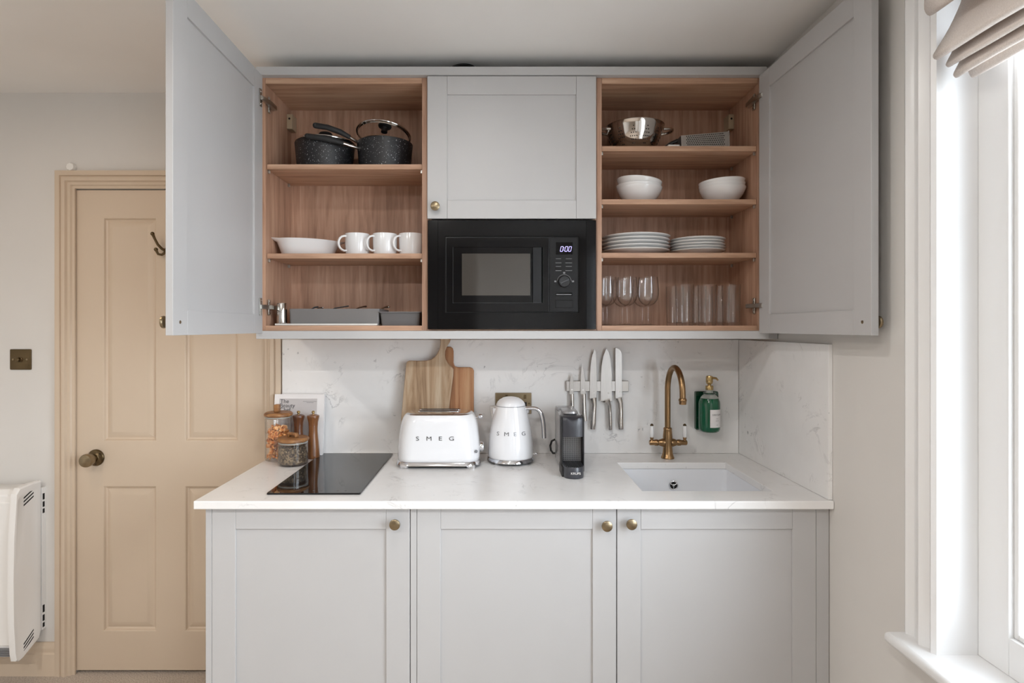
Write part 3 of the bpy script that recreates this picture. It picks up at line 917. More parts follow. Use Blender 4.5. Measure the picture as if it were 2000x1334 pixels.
MB().lathe([(0, 0), (.032, 0), (.036, .002), (.036, -.003)], (scx, scy, z0 - .185), 28).build('drain', M['chrome'], t)

# ------------------------------------------------------------------ things in the left wall cabinet
T = Matrix.Translation
def rot(a, ax): return Matrix.Rotation(math.radians(a), 4, ax)

def pan_body(m, r0, r1, h):
    m.lathe([(0, 0), (r0 - .004, 0), (r0, .003), (r0 + (r1 - r0) * .5, h * .5), (r1, h - .003), (r1, h), (r1 - .003, h), (r0 - .004, .004), (0, .004)], (0, 0, 0), 48)
    return m
# wide pan on the left
pc = (PX(635, -.165), -.165, ZL[0] + .0004)
t = thing('saucepan', pc, 'wide black speckled saucepan on the left of the top shelf', 'saucepan')
pan_body(MB(), .100, .110, .106).xf(T(pc)).build('pan_body', M['granite'], t)
MB().torus((pc[0], pc[1], pc[2] + .106), .1085, .0018, 48, 6).build('rim', M['black_plastic'], t)
def lid(name, lab, Mx, R):
    t = thing(name, Mx.to_translation(), lab, 'pan lid')
    MB().torus((0, 0, 0), R, .0035, 56, 8).lathe([(R - .004, -.001), (R - .004, -.007), (R - .0055, -.007), (R - .0055, -.001)], (0, 0, 0), 56).xf(Mx).build('steel_rim', M['steel_mirror'], t)
    MB().lathe([(R - .002, .001), (R * .8, .008), (R * .5, .014), (R * .2, .017), (0, .018)], (0, 0, 0), 48).xf(Mx).build('glass_dome', M['glass'], t)
    k = MB().lathe([(0, .012), (.012, .012), (.012, .020), (.009, .024), (.012, .030), (.024, .034), (.0255, .038), (.022, .043), (.010, .046), (0, .046)], (0, 0, 0), 28).xf(Mx).build('knob', M['black_soft'], t)
    return t
lid('pan_lid', 'glass pan lid with black knob on the wide left saucepan', T((pc[0] + .002, pc[1], pc[2] + .1120)), .108)
# right pan with a second one nested in it
qc = (PX(752, -.172), -.172, ZL[0] + .0004)
def handle(t, pts, n, lab=None):
    pts = [Vector(p) for p in pts]
    MB().tube(pts[:n + 1], [.0062] * (n + 1), 12).build('handle_ferrule', M['steel_mirror'], t)
    k = len(pts) - n
    MB().tube(pts[n:], [.0085] + [.0105] * (k - 2) + [.0105], 12, flat=.8).sphere(pts[-1], .0100, 12).build('handle', M['black_soft'], t)
def along(pxs):
    return [Vector((PX(px, Y), Y, PZ(py, Y))) for px, py, Y in pxs]
t = thing('saucepan', qc, 'tall black speckled saucepan at the right of the top shelf, lower handle', 'saucepan')
pan_body(MB(), .094, .104, .108).xf(T(qc)).build('pan_body', M['granite'], t)
MB().torus((qc[0], qc[1], qc[2] + .108), .1025, .0018, 48, 6).build('rim', M['black_plastic'], t)
bp = along([(704, 291, -.215)])[0]
MB().box(bp.x - .004, bp.x + .012, bp.y - .012, bp.y + .012, bp.z - .012, bp.z + .010).build('handle_bracket', M['steel_mirror'], t, bevel=.003)
handle(t, along([(702, 290, -.222), (688, 286, -.240), (670, 280, -.262), (650, 274, -.278), (625, 269, -.285), (600, 266, -.286)]), 2)
Mx = T((qc[0] + .002, qc[1] + .004, qc[2] + .058)) @ rot(4, 'Y')
t = thing('saucepan', (qc[0], qc[1], qc[2] + .06), 'smaller black saucepan nested in the tall one, upper handle', 'saucepan')
pan_body(MB(), .074, .092, .056).xf(Mx).build('pan_body', M['granite'], t)
MB().torus((0, 0, .056), .0915, .0022, 48, 6).xf(Mx).build('rim', M['steel_mirror'], t)
tip = Mx @ Vector((-.0905, 0, .05))
handle(t, [tip, tip + Vector((-.014, -.03, -.002))] + along([(697, 277, -.215), (683, 268, -.236), (665, 258, -.255), (640, 249, -.268), (616, 245, -.272)]), 3)
lid('pan_lid', 'glass pan lid with steel rim tilted on the nested saucepan', T((qc[0] - .004, qc[1] - .004, qc[2] + .144)) @ rot(-13, 'X') @ rot(4, 'Y'), .100)

# oval dish
def oval(hx, hy, z, n=48, ear=0):
    out = []
    for i in range(n):
        a = 2 * math.pi * i / n
        e = 1 + ear * max(0, abs(math.cos(a)) - .90) / .10
        out.append((hx * math.cos(a) * e, hy * math.sin(a), z + (.004 * (e - 1) / max(ear, 1e-6) if ear else 0)))
    return out
dcx, dcy = PX(601, -.185), -.178
rings = [oval(.088, .048, .0), oval(.094, .054, .004), oval(.104, .062, .030), oval(.112, .070, .050), oval(.121, .076, .058, ear=.14), oval(.123, .078, .061, ear=.14), oval(.115, .072, .058, ear=.03), oval(.104, .062, .040), oval(.086, .047, .006)]
m = MB().loft(rings).xf(T((dcx, dcy, ZL[1] + .0004)) @ rot(28, 'Z'))
tag(m.build('gratin_dish', M['ceramic'], smooth=50), 'oval white porcelain gratin dish beside the mugs', 'dish')

# mugs
def make_mug(loc, lab):
    t = thing('mug', loc, lab, 'mug', 'white mugs on the middle shelf')
    x, y, z = loc
    MB().lathe([(0, 0), (.036, 0), (.0405, .002), (.0425, .008), (.0445, .04), (.0455, .082), (.0452, .084), (.043, .084), (.041, .04), (.038, .010), (.030, .006), (0, .006)], (x, y, z), 44).build('mug_body', M['ceramic'], t, smooth=50)
    d = Vector((-.80, -.60, 0))
    hp = []
    for i in range(11):
        a = math.radians(98 - i * 19.5)
        hp.append(Vector((x, y, z)) + d * (.0425 + .031 * max(0, math.cos(a)) ** .75 * 1.0) + Vector((0, 0, .046 + .028 * math.sin(a))))
    hp[0] = Vector((x, y, z)) + d * .042 + Vector((0, 0, .073)); hp[-1] = Vector((x, y, z)) + d * .041 + Vector((0, 0, .020))
    MB().tube(hp, .0042, 10, flat=1.3).build('handle', M['ceramic'], t, smooth=60)
    return t
ym = -.196
mug = make_mug((PX(698, ym), ym, ZL[1] + .0004), 'white mug nearest the oval dish, leftmost of three')
copy_thing(mug, (PX(752, ym), ym, ZL[1] + .0004), 'white mug in the middle of the row of three')
copy_thing(mug, (PX(803, ym), ym, ZL[1] + .0004), 'white mug beside the cabinet partition, rightmost of three')

# bottom shelf of the left cabinet
yb_ = -.262
tag(MB().box(PX(541, yb_), PX(739, yb_), -.285, -.075, ZB1 + .0003, ZB1 + .0075).build('white_tray', M['white_plastic'], bevel=.002), 'thin flat white tray under the grey cutlery tray', 'tray')
x, y = PX(550.5, -.262), -.262
m = MB().lathe([(0, 0), (.0175, 0), (.018, .002), (.018, .072), (.0172, .074), (0, .074)], (x, y, ZB1 + .0078), 32)
tag(m.build('steel_canister', M['steel_mirror']), 'narrow polished steel canister at left end of the bottom shelf', 'canister')
x0, x1 = PX(564, -.27), PX(741, -.27)
z0, z1 = ZB1 + .0078, PZ(603, -.27)
m = MB()
W2, D2, cx_, cy_ = (x1 - x0) / 2, .095, (x0 + x1) / 2, -.175
m.loft([rrect(W2 - .002, D2 - .002, .008, z0, cx_, cy_), rrect(W2, D2, .008, z1, cx_, cy_), rrect(W2 - .003, D2 - .003, .006, z1, cx_, cy_), rrect(W2 - .005, D2 - .005, .006, z0 + .003, cx_, cy_)])
tag(m.build('cutlery_tray', M['grey_tray'], smooth=30), 'long grey cutlery tray on the bottom shelf of the left cabinet', 'tray')
def cutlery(name, lab, pxs, Y0, r, dark=False, bowl=False):
    a = [Vector((PX(px, Y0), Y0 + i * .01, PZ(py, Y0))) for i, (px, py) in enumerate(pxs)]
    m = MB().tube(a, [r * .8] + [r] * (len(a) - 2) + [r * 1.15], 8, flat=1.6)
    if bowl: m.sphere(a[-1], r * 2.3, 12, (1.3, .7, .6))
    tag(m.build(name, M['steel_mirror'] if not dark else M['print_dark'], smooth=60), lab, 'cutlery', 'cutlery in the grey tray')
cutlery('fork', 'dark fork end, leftmost of the cutlery poking above the grey tray', [(590, 628), (604, 606), (611, 600), (616, 599)], -.24, .0028, True)
cutlery('teaspoon', 'teaspoon just right of the leftmost fork in the grey tray', [(598, 628), (612, 608), (619, 601), (624, 600.5)], -.22, .0024, False, True)
cutlery('knife', 'long slim table knife slanting above middle of the grey tray', [(640, 610), (652, 602), (662, 600), (677, 597)], -.23, .0021, True)
cutlery('dessert_spoon', 'spoon handle rising above right half of the grey tray', [(690, 606), (700, 601), (707, 598.5), (711, 598)], -.23, .0028)
cutlery('bottle_opener', 'short shiny utensil at right end of the grey tray', [(738, 612), (743, 604), (749, 600), (754, 599)], -.2, .0034, False, True)
x0, x1 = PX(739, -.28), PX(822.5, -.28)
zt0 = ZB1 + .0004
m = MB()
def tinring(ins, z, n=.006): return rrect((x1 - x0) / 2 - ins, .062 - ins, .008, z, (x0 + x1) / 2, -.222)
m.loft([tinring(.010, zt0), tinring(.005, zt0 + .046), tinring(.0, zt0 + .046), tinring(.0, zt0 + .050), tinring(.0065, zt0 + .050), tinring(.0115, zt0 + .002)])
tag(m.build('loaf_tin', M['grey_tin'], smooth=30), 'small dark grey baking tin beside the cutlery tray', 'tin')

# ------------------------------------------------------------------ things in the right wall cabinet
cc = (PX(1239, -.175), -.175, ZR[0] + .0004)
t = thing('colander', cc, 'polished steel colander on the top shelf of the right cabinet', 'colander')
cpf = [(.050, 0), (.052, .006), (.060, .010), (.082, .036), (.096, .066), (.104, .094), (.109, .106), (.1105, .107), (.109, .108), (.103, .094), (.0945, .066), (.080, .037), (.058, .012), (0, .010)]
MB().lathe(cpf, cc, 56).build('bowl', M['steel_mirror'], t, smooth=50)
m = MB()
def wall_r(z):
    for (r0, h0), (r1, h1) in zip(cpf[2:6], cpf[3:7]):
        if h0 <= z <= h1: return r0 + (r1 - r0) * (z - h0) / (h1 - h0), math.atan2(r1 - r0, h1 - h0)
    return .1, 0
for k in range(12):
    ac = math.radians(k * 30 + 15)
    for i, row in enumerate((1, 2, 3, 4, 3, 2)):
        for j in range(row):
            a = ac + (j - (row - 1) / 2) * .085
            z = .082 - i * .011
            r, sl = wall_r(z)
            mm = MB().lathe([(0, .0009), (.0021, .0007), (.0021, -.0004)], (0, 0, 0), 8)
            mm.xf(T((cc[0], cc[1], cc[2])) @ Matrix.Rotation(a, 4, 'Z') @ T((r, 0, z)) @ Matrix.Rotation(math.pi / 2 + sl * .9, 4, 'Y'))
            m.add(mm.v, mm.f)
tag(m.build('perforations', M['dark'], t), kind='stuff')
for sg in (-1, 1):
    pts = []
    for i in range(9):
        a = math.radians(-90 + i * 22.5)
        pts.append((cc[0] + sg * (.098 + .044 * math.cos(a)), cc[1] + .032 * math.sin(a) - .01, cc[2] + .088 + .004 * math.cos(a)))
    MB().tube(pts, .0055, 10, flat=.7).build('handle', M['steel_mirror'], t)

# box grater lying on its side
gx0, gx1 = PX(1331, -.275), PX(1424, -.275)
gz = ZR[0] + .0004
t = thing('box_grater', ((gx0 + gx1) / 2, -.235, gz), 'steel box grater lying on its side next to the colander', 'grater')
def gr_ring(x, h, d, ins=0): return [(x, -.275 + ins, gz + ins), (x, -.275 + d - ins, gz + ins), (x, -.275 + d - .006 - ins, gz + h - ins), (x, -.275 + .006 + ins, gz + h - ins)]
m = MB().loft([gr_ring(gx0, .046, .07), gr_ring(gx1, .061, .09), gr_ring(gx1, .061, .09, .0015), gr_ring(gx0 + .003, .046, .07, .0015)])
m.build('grater_body', M['steel'], t, smooth=20)
m = MB()
for i in range(20):
    for j in range(7):
        u = .12 + .80 * (i + (.5 if j % 2 else 0)) / 20; v = .10 + .80 * j / 6
        h = .046 + .015 * u
        x = gx0 + u * (gx1 - gx0); z = gz + v * h; y = -.275 + .006 * v
        mm = MB().lathe([(0, -.0012), (.0022, -.0004), (.0022, .0006)], (x, y, z), 6, 'y')
        m.add(mm.v, mm.f)
tag(m.build('grating_holes', M['dark'], t), kind='stuff')
MB().loft([gr_ring(gx1 - .001, .064, .093), gr_ring(gx1 + .003, .064, .093)]).build('end_rim', M['steel_mirror'], t, smooth=0)
MB().box(gx0 - .045, gx0, -.262, -.222, gz, gz + .017).build('handle', M['white_plastic'], t, bevel=.004)
pts = [(gx0 - .058, -.235, gz + .005), (gx0 - .045, -.232, gz + .016), (gx0 - .022, -.232, gz + .030), (gx0, -.232, gz + .040)]
MB().tube(pts, [.005, .006, .007, .007], 10).build('handle_grip', M['black_plastic'], t)

# bowls
def make_bowl(Mx, lab, grp):
    m = MB().lathe([(0, 0), (.040, 0), (.042, .004), (.055, .014), (.072, .034), (.081, .054), (.083, .060), (.0825, .062), (.080, .061), (.070, .036), (.052, .017), (.035, .009), (0, .008)], (0, 0, 0), 56).xf(Mx)
    return tag(m.build('bowl', M['ceramic'], smooth=50, origin=Mx.to_translation()), lab, 'bowl', grp)
yb_ = -.195
for k, (px, tl, nm) in enumerate(((1249, (0, 1, 7), 'tilted bowl stack near the partition'), (1411, (0, -2, -3), 'bowl stack at the right of the shelf'))):
    for i, pos in enumerate(('bottom', 'middle', 'top')):
        x = PX(px, yb_) - (0.004 * i if k == 0 else 0)
        z = ZR[1] + .0004 + (.0095 * i if k == 0 and i < 2 else .0125 * i if k else .028)
        Mx = T((x, yb_, z)) @ rot(tl[i], 'Y')
        make_bowl(Mx, '%s white bowl of the %s' % (pos, nm), 'white bowls')

# plates
def plate(loc, r, lab, grp):
    k = r / .125
    m = MB().lathe([(0, 0), (.072 * k, 0), (.074 * k, .003), (.082 * k, .005), (.118 * k, .0165), (.1245 * k, .0185), (.125 * k, .0195), (.124 * k, .0207), (.117 * k, .0195), (.082 * k, .009), (.070 * k, .0065), (0, .006)], loc, 64)
    return tag(m.build('plate', M['ceramic'], smooth=50, origin=loc), lab, 'plate', grp)
ordn = ['bottom', 'second from bottom', 'middle', 'second from top', 'top']
for i in range(5):
    plate((.521 + .003 * math.sin(i * 2.1), -.178, ZR[2] + .0004 + i * .0132), .126, '%s large white plate of the left plate stack' % ordn[i], 'stacked dinner plates')
for i in range(5):
    plate((PX(1361, -.178) + .002 * math.sin(i * 1.7), -.180, ZR[2] + .0004 + i * .0107), .1005, '%s small white plate of the right plate stack' % ordn[i], 'stacked side plates')

# wine glasses
def wine_glass(loc, lab):
    prof = [(0, .0), (.033, 0), (.0335, .0012), (.030, .002), (.012, .0045), (.005, .009), (.0036, .02), (.0034, .060), (.0045, .070), (.012, .0735), (.024, .081), (.0335, .094), (.0380, .112), (.0385, .128), (.0365, .155), (.0340, .178), (.0334, .178), (.0358, .155), (.0378, .128), (.0373, .112), (.0328, .0945), (.0235, .082), (.011, .0750), (0, .0735)]
    m = MB().lathe(prof, loc, 40)
    return tag(m.build('wine_glass', M['glass'], smooth=50, origin=loc), lab, 'wine glass', 'wine glasses')
pos = ['nearest the partition', 'in the middle', 'next to the tumblers']
wg = None
for r, (Y, rn) in enumerate(((-.235, 'front'), (-.135, 'back'))):
    for i, x in enumerate((.404, .478, .5555)):
        lab = 'stemmed wine glass in the %s row, %s' % (rn, pos[i])
        loc = (x + (0 if r == 0 else .004), Y, ZB1 + .0004)
        if wg is None: wg = wine_glass(loc, lab)
        else:
            c = wg.copy(); COL.objects.link(c); c.location = loc; c['label'] = lab
tb = None
tpos = ['leftmost', 'middle', 'rightmost']
for r, (Y, rn, xs_) in enumerate(((-.225, 'front', (1337, 1381, 1428)), (-.14, 'back', (1318, 1362, 1407)))):
    for i, px in enumerate(xs_):
        lab = 'tall clear tumbler, %s of the %s row' % (tpos[i], rn)
        loc = (PX(px, Y), Y, ZB1 + .0004)
        if tb is None:
            prof = [(0, 0), (.029, 0), (.0305, .002), (.031, .02), (.0335, .150), (.0330, .151), (.0322, .150), (.0296, .02), (.029, .012), (.026, .010), (0, .0095)]
            tb = tag(MB().lathe(prof, loc, 40).build('tumbler', M['glass'], smooth=50, origin=loc), lab, 'tumbler', 'tall tumblers')
        else:
            c = tb.copy(); COL.objects.link(c); c.location = loc; c['label'] = lab

# ------------------------------------------------------------------ things on the worktop
C0 = CT + .0003
# induction hob
t = thing('induction_hob', (-.565, -.3, CT), 'black glass induction hob set on the left of the worktop', 'hob')
hbx = rrect(.1445, .281, .006, 0, -.5655, -.304)
MB().loft([[(p[0], p[1], CT + .0005) for p in hbx], [(p[0], p[1], CT + .0045) for p in hbx], [(p[0], p[1], CT + .0055) for p in rrect(.1435, .280, .006, 0, -.5655, -.304)]]).build('glass_top', M['black_glass'], t, smooth=30)
m = MB()
for x in (-.60, -.575, -.55, -.50, -.475): m.box(x, x + .006, -.563, -.560, CT + .0055, CT + .0057)
m.build('touch_marks', M['print_dark'], t, smooth=0)

# jars
def jar(name, c, r, h, lidh, knobw, lab):
    kh = .030
    t = thing(name, (c[0], c[1], C0), lab, 'jar')
    MB().lathe([(0, .001), (r - .006, .001), (r - .001, .004), (r, .010), (r, h), (r - .002, h), (r - .002, .012), (r - .008, .005), (0, .005)], (c[0], c[1], C0), 48).build('glass_body', M['glass'], t, smooth=50)
    l = MB().lathe([(0, h - .010), (r - .004, h - .010), (r - .004, h), (r + .003, h + .001), (r + .004, h + .006), (r + .003, h + lidh - .004), (r - .002, h + lidh), (0, h + lidh)], (c[0], c[1], C0), 48)
    ld = l.build('lid', M['lid_wood'], t)
    MB().torus((c[0], c[1], C0 + h - .006), r - .0035, .0022, 40, 6).build('seal_ring', M['frost'], t)
    z = C0 + h + lidh
    if knobw > .02:
        m = MB().prism([(c[0] - knobw / 2, z), (c[0] - knobw / 2, z + .012), (c[0] - knobw / 2 + .004, z + .017), (c[0] + knobw / 2 - .004, z + .017), (c[0] + knobw / 2, z + .012), (c[0] + knobw / 2, z), (c[0] + knobw / 2 - .008, z), (c[0] + knobw / 2 - .008, z + .008), (c[0] - knobw / 2 + .008, z + .008), (c[0] - knobw / 2 + .008, z)], c[1] - .008, c[1] + .008, 'y')
    else:
        m = MB().box(c[0] - .005 - knobw / 2, c[0] - .005 + knobw / 2, c[1] - .012, c[1] + .012, z, z + kh)
    m.xf(T((c[0], c[1], 0)) @ rot(-28, 'Z') @ T((-c[0], -c[1], 0)) if knobw > .02 else rot(0, 'Z')).build('lid_knob', M['lid_wood'], ld, bevel=.003)
    return t
J1, J2 = (-.851, -.112), (-.766, -.192)
jar('storage_jar', J1, .0495, .172, .013, .019, 'tall glass jar of orange dried slices with wooden lid')
jar('storage_jar', J2, .0545, .090, .013, .045, 'short glass jar of brown seeds with wooden lid')
# orange dried slices (shells, curled)
m = MB()
rnd = random.Random(3)
for i in range(260):
    R = .0475
    a = rnd.random() * 6.283; rr = R * math.sqrt(rnd.random() * .75 + .25) - .004; z = .012 + .118 * rnd.random()
    if z > .11: rr *= .8
    w = rnd.uniform(.011, .017)
    vs, fs = [], []
    nu, nv = 5, 3
    for u in range(nu + 1):
        for v in range(nv + 1):
            pu, pv = (u / nu - .5) * 2, (v / nv - .5) * 2
            pinch = .45 + .55 * abs(pu)
            vs.append((pu * w * .6, pv * w * .5 * pinch, .35 * w * math.cos(pu * 1.6) + .12 * w * math.cos(pv * 6) * (1 - abs(pu))))
    for u in range(nu):
        for v in range(nv):
            q = u * (nv + 1) + v; fs.append((q, q + 1, q + nv + 2, q + nv + 1))
    Mx = T((J1[0] + rr * math.cos(a) * .93, J1[1] + rr * math.sin(a) * .93, C0 + z)) @ Matrix.Rotation(rnd.random() * 6.28, 4, 'Z') @ Matrix.Rotation(rnd.random() * 3.1, 4, 'X') @ Matrix.Rotation(rnd.random() * 3.1, 4, 'Y')
    mm = MB().add(vs, fs).xf(Mx)
    for v in mm.v:
        dx, dy = v.x - J1[0], v.y - J1[1]
        q = math.hypot(dx, dy)
        if q > .0462: v.x, v.y = J1[0] + dx * .0462 / q, J1[1] + dy * .0462 / q
        v.z = max(v.z, C0 + .0065)
    m.add(mm.v, mm.f)
def pasta_mat():
    m = M['pasta']; nt, N, L, b = nodes(m)
    n = noise(nt, coords(nt), 60, 2)
    r = ramp(nt, [(.35, (176, 104, 50)), (.47, (240, 156, 80)), (.62, (250, 202, 146))]); L.new(n.outputs['Fac'], r.inputs[0]); L.new(r.outputs[0], b.inputs['Base Color'])
pasta_mat()
o = m.build('dried_orange_slices', M['pasta'], smooth=60)
sd = o.modifiers.new('thickness', 'SOLIDIFY'); sd.thickness = .0012
tag(o, 'orange dried slices filling the tall glass jar', 'dried food', kind='stuff')
m = MB().lathe([(0, .007), (.044, .007), (.049, .013), (.0505, .03), (.0505, .064), (.046, .069), (.02, .071), (0, .070)], (J2[0], J2[1], C0), 64)
for i in range(1500):
    a = rnd.random() * 6.283; z = .012 + .056 * rnd.random()
    r_ = .0508; s_ = rnd.uniform(.0009, .0016)
    if i % 5 == 0: r_ = .048 * math.sqrt(rnd.random()); z = .0705
    x, y, zz = J2[0] + r_ * math.cos(a), J2[1] + r_ * math.sin(a), C0 + z
    m.add([(x + s_, y, zz), (x - s_, y, zz), (x, y + s_, zz), (x, y - s_, zz), (x, y, zz + s_), (x, y, zz - s_)], [(0, 2, 4), (2, 1, 4), (1, 3, 4), (3, 0, 4), (2, 0, 5), (1, 2, 5), (3, 1, 5), (0, 3, 5)])
tag(m.build('seeds', M['seeds'], smooth=0), 'brown seeds filling the short glass jar', 'seeds', kind='stuff')

# salt and pepper mills
def mill(x, y, mat, lab):
    t = thing('pepper_mill', (x, y, C0), lab, 'mill', 'wooden mills')
    c = (x, y, C0)
    MB().lathe([(0, 0), (.0235, 0), (.0245, .003), (.0245, .012), (.0228, .04), (.020, .07), (.0172, .098), (.0168, .112), (.0175, .128), (0, .128)], c, 32).build('mill_body', mat, t)
    MB().lathe([(0, .1284), (.0178, .1284), (.0185, .142), (.0225, .158), (.0238, .164), (.0225, .168), (.012, .172), (0, .173)], c, 32).build('mill_head', mat, t)
    MB().lathe([(.004, .172), (.004, .176), (.0065, .179), (.0065, .183), (.004, .186), (0, .186)], c, 16).build('finial', M['gold'], t)
    return t
mill(-.782, -.085, M['mill_dark'], 'dark wooden pepper mill behind the short jar')
mill(-.724, -.085, M['mill_wood'], 'warm brown wooden mill at the edge of the hob')

# cookbook leaning on the wall
bx0, bx1 = PX(536, -.03), PX(633, -.03)
bw, bh, bt = bx1 - bx0, .246, .018
t = thing('cookbook', ((bx0 + bx1) / 2, -.045, C0), 'pale cookbook leaning on the wall behind the mills', 'book')
BM_ = T((bx0, -.058, C0 + .0008)) @ rot(-7.5, 'X')
MB().box(.002, bw - .002, .002, bt - .002, .002, bh - .002).xf(BM_).build('pages', M['paper'], t, smooth=0)
MB().box(0, bw, 0, .0022, 0, bh).box(0, bw, bt - .0022, bt, 0, bh).box(bw - .003, bw, .0022, bt - .0022, 0, bh).xf(BM_).build('cover', M['paper'], t, smooth=0)
MB().box(.020, bw - .028, -.0004, 0, .03, bh - .018).xf(BM_).build('cover_picture', M['cover'], t, smooth=0)
for i, w in enumerate(('The', 'Beauty', 'Chef')):
    mm = text_mesh(w, .0225, .0004)
    xmin = min(v.x for v in mm.v)
    mm.xf(BM_ @ T((.024 - xmin, -.0008, bh - .036 - i * .0168)) @ rot(90, 'X')).build('title_line', M['print_dark'], t, smooth=0)
m = MB()
for i in range(2): m.box(.115 + i * .015, bw - .03 - i * .012, -.0008, -.0004, bh - .030 - i * .005, bh - .0285 - i * .005)
m.xf(BM_).build('small_print', M['print_grey'], t, smooth=0)

# cutting boards
def board(name, outline, Y, yb0, yt0, thick, mat, lab):
    pts = [(PX(px, Y), PZ(py, Y)) for px, py in outline]
    zmin = min(p[1] for p in pts)
    m = MB().prism(pts, 0, thick, 'y')
    for v in m.v:
        z = v.z - zmin
        v.z = C0 + .0005 + z
        v.y += yb0 + (yt0 - yb0) * z / .5
    return tag(m.build(name, mat, bevel=.003, smooth=30), lab, 'cutting board')
board('cutting_board', [(851, 891), (851, 724), (854, 720), (862, 718), (865, 710), (865, 690), (868, 683), (873, 681), (880, 681), (884, 684), (885.5, 690), (885.5, 712), (888, 719), (894, 721), (918, 721), (923, 723), (925.5, 728), (925.5, 887), (922, 891)], -.022, -.034, -.014, .013, M['board_red'], 'reddish wooden cutting board leaning behind the paddle board')
board('cutting_board', [(780, 886), (785, 805), (793, 713), (795, 708), (799, 706), (815, 706.5), (832, 706), (842, 703.5), (849, 699), (854, 692), (858, 683), (860, 674), (859.5, 664), (861, 656), (866, 651), (873, 650.5), (879, 654), (881, 661), (878, 670), (873, 678), (869, 687), (868.5, 696), (870, 704), (875, 712), (882, 718), (885.5, 723), (885, 735), (877, 801), (870, 889), (864, 891.5), (785, 891.5)], -.045, -.064, -.038, .014, M['board_pale'], 'pale wooden paddle cutting board behind the toaster')

# toaster
TX, TY = -.218, -.165
t = thing('toaster', (TX, TY, C0), 'white retro two-slice toaster with chrome lettering', 'toaster')
lv = [(.018, .145, .088, .05), (.022, .1505, .093, .055), (.035, .1525, .095, .06), (.07, .1525, .095, .062), (.11, .149, .0935, .064), (.145, .1445, .091, .066), (.165, .140, .088, .066), (.178, .1345, .0845, .064), (.186, .1295, .081, .062), (.190, .126, .079, .06), (.191, .1245, .0775, .058)]
MB().loft([rrect(hx, hy, r, C0 + z, TX, TY, 8) for z, hx, hy, r in lv]).build('shell', M['white_gloss'], t, smooth=60)
MB().loft([rrect(.1245, .0775, .058, C0 + .1908, TX, TY, 8), rrect(.1235, .0765, .058, C0 + .1925, TX, TY, 8), rrect(.118, .071, .055, C0 + .1955, TX, TY, 8), rrect(.108, .060, .05, C0 + .198, TX, TY, 8), rrect(.092, .047, .04, C0 + .199, TX, TY, 8)]).build('top_plate', M['chrome'], t, smooth=60)
for y in (-.022, .022):
    s = MB()
    O, I = rrect(.079, .0165, .012, 0, TX, TY + y), rrect(.074, .012, .009, 0, TX, TY + y)
    s.loft([[(p[0], p[1], C0 + .199) for p in O], [(p[0], p[1], C0 + .2008) for p in O], [(p[0], p[1], C0 + .2008) for p in I], [(p[0], p[1], C0 + .1995) for p in I]], False, False)
    sl = s.build('bread_slot', M['chrome'], t, smooth=40)
    MB().loft([[(p[0], p[1], C0 + .1990) for p in I], [(p[0], p[1], C0 + .1996) for p in I]]).build('slot_opening', M['dark'], sl, smooth=0)
MB().loft([rrect(.152, .095, .054, C0 + .008, TX, TY, 8), rrect(.1565, .0995, .058, C0 + .0095, TX, TY, 8), rrect(.1535, .0965, .056, C0 + .022, TX, TY, 8), rrect(.150, .093, .053, C0 + .024, TX, TY, 8)]).build('chrome_base', M['chrome'], t, smooth=50)
for sx in (-1, 1):
    for sy in (-1, 1):
        MB().loft([rrect(.016, .013, .008, C0, TX + sx * .122, TY + sy * .074), rrect(.019, .016, .010, C0 + .012, TX + sx * .120, TY + sy * .072)]).build('foot', M['chrome'], t, smooth=40)
    
def letter_on(m_, ch): return m_
for i, ch in enumerate('SMEG'):
    px = (815.5, 838, 860, 882)[i]
    fy = TY - .0935
    mm = text_mesh(ch, .0215, .002, 1.3)
    face_front(mm, PX(px, fy) , fy - .0005, PZ(860.5, fy)).build('letter', M['letter'], t, smooth=0)
lx, lz = PX(938, TY), PZ(813, TY)
lv_ = MB().tube([(TX + .135, TY, lz - .006), (lx - .002, TY, lz)], [.003, .003], 8).build('lever', M['chrome'], t)
MB().sphere((lx + .002, TY, lz), .0095, 18).build('lever_ball', M['chrome'], lv_)
k = MB().lathe([(0, 0), (.017, 0), (.019, .004), (.019, .017), (.017, .020), (0, .020)], (TX + .147, TY, C0 + .062), 28, 'x').build('browning_dial', M['chrome'], t)
MB().lathe([(.0, 0), (.006, 0), (.006, .0025), (0, .003)], (0, 0, 0), 18, 'x').xf(T((TX + .1405, TY - .078, C0 + .06)) @ rot(-52, 'Z')).build('button', M['print_grey'], t)

# kettle
KX, KY = .052, -.14
t = thing('kettle', (KX, KY, C0), 'white retro electric kettle with chrome handle', 'kettle')
kp = [(0, .018), (.080, .018), (.0858, .021), (.0868, .027), (.0868, .045), (.0855, .07), (.082, .10), (.0765, .135), (.070, .165), (.063, .193), (.0575, .212), (.0572, .2135)]
MB().lathe(kp + [(.054, .2135), (0, .2135)], (KX, KY, C0), 56).build('kettle_body', M['white_gloss'], t, smooth=60)
MB().lathe([(.0555, .2135), (.0558, .2155), (.0555, .2155), (0, .2155)], (KX, KY, C0), 48).build('lid_seam', M['print_grey'], t)
MB().lathe([(0, .2156), (.0562, .2156), (.0545, .222), (.050, .230), (.042, .238), (.030, .2445), (.015, .248), (0, .249)], (KX, KY, C0), 48).build('lid', M['white_gloss'], t, smooth=60)
MB().lathe([(.074, .006), (.088, .007), (.0905, .009), (.0875, .020), (.084, .022), (.0, .022)], (KX, KY, C0), 48).build('chrome_base', M['chrome'], t, smooth=60)
for a in (45, 135, 225, 315):
    a = math.radians(a)
    MB().lathe([(0, 0), (.010, 0), (.014, .010), (0, .012)], (KX + .072 * math.cos(a), KY + .072 * math.sin(a), C0), 14).build('foot', M['chrome'], t)
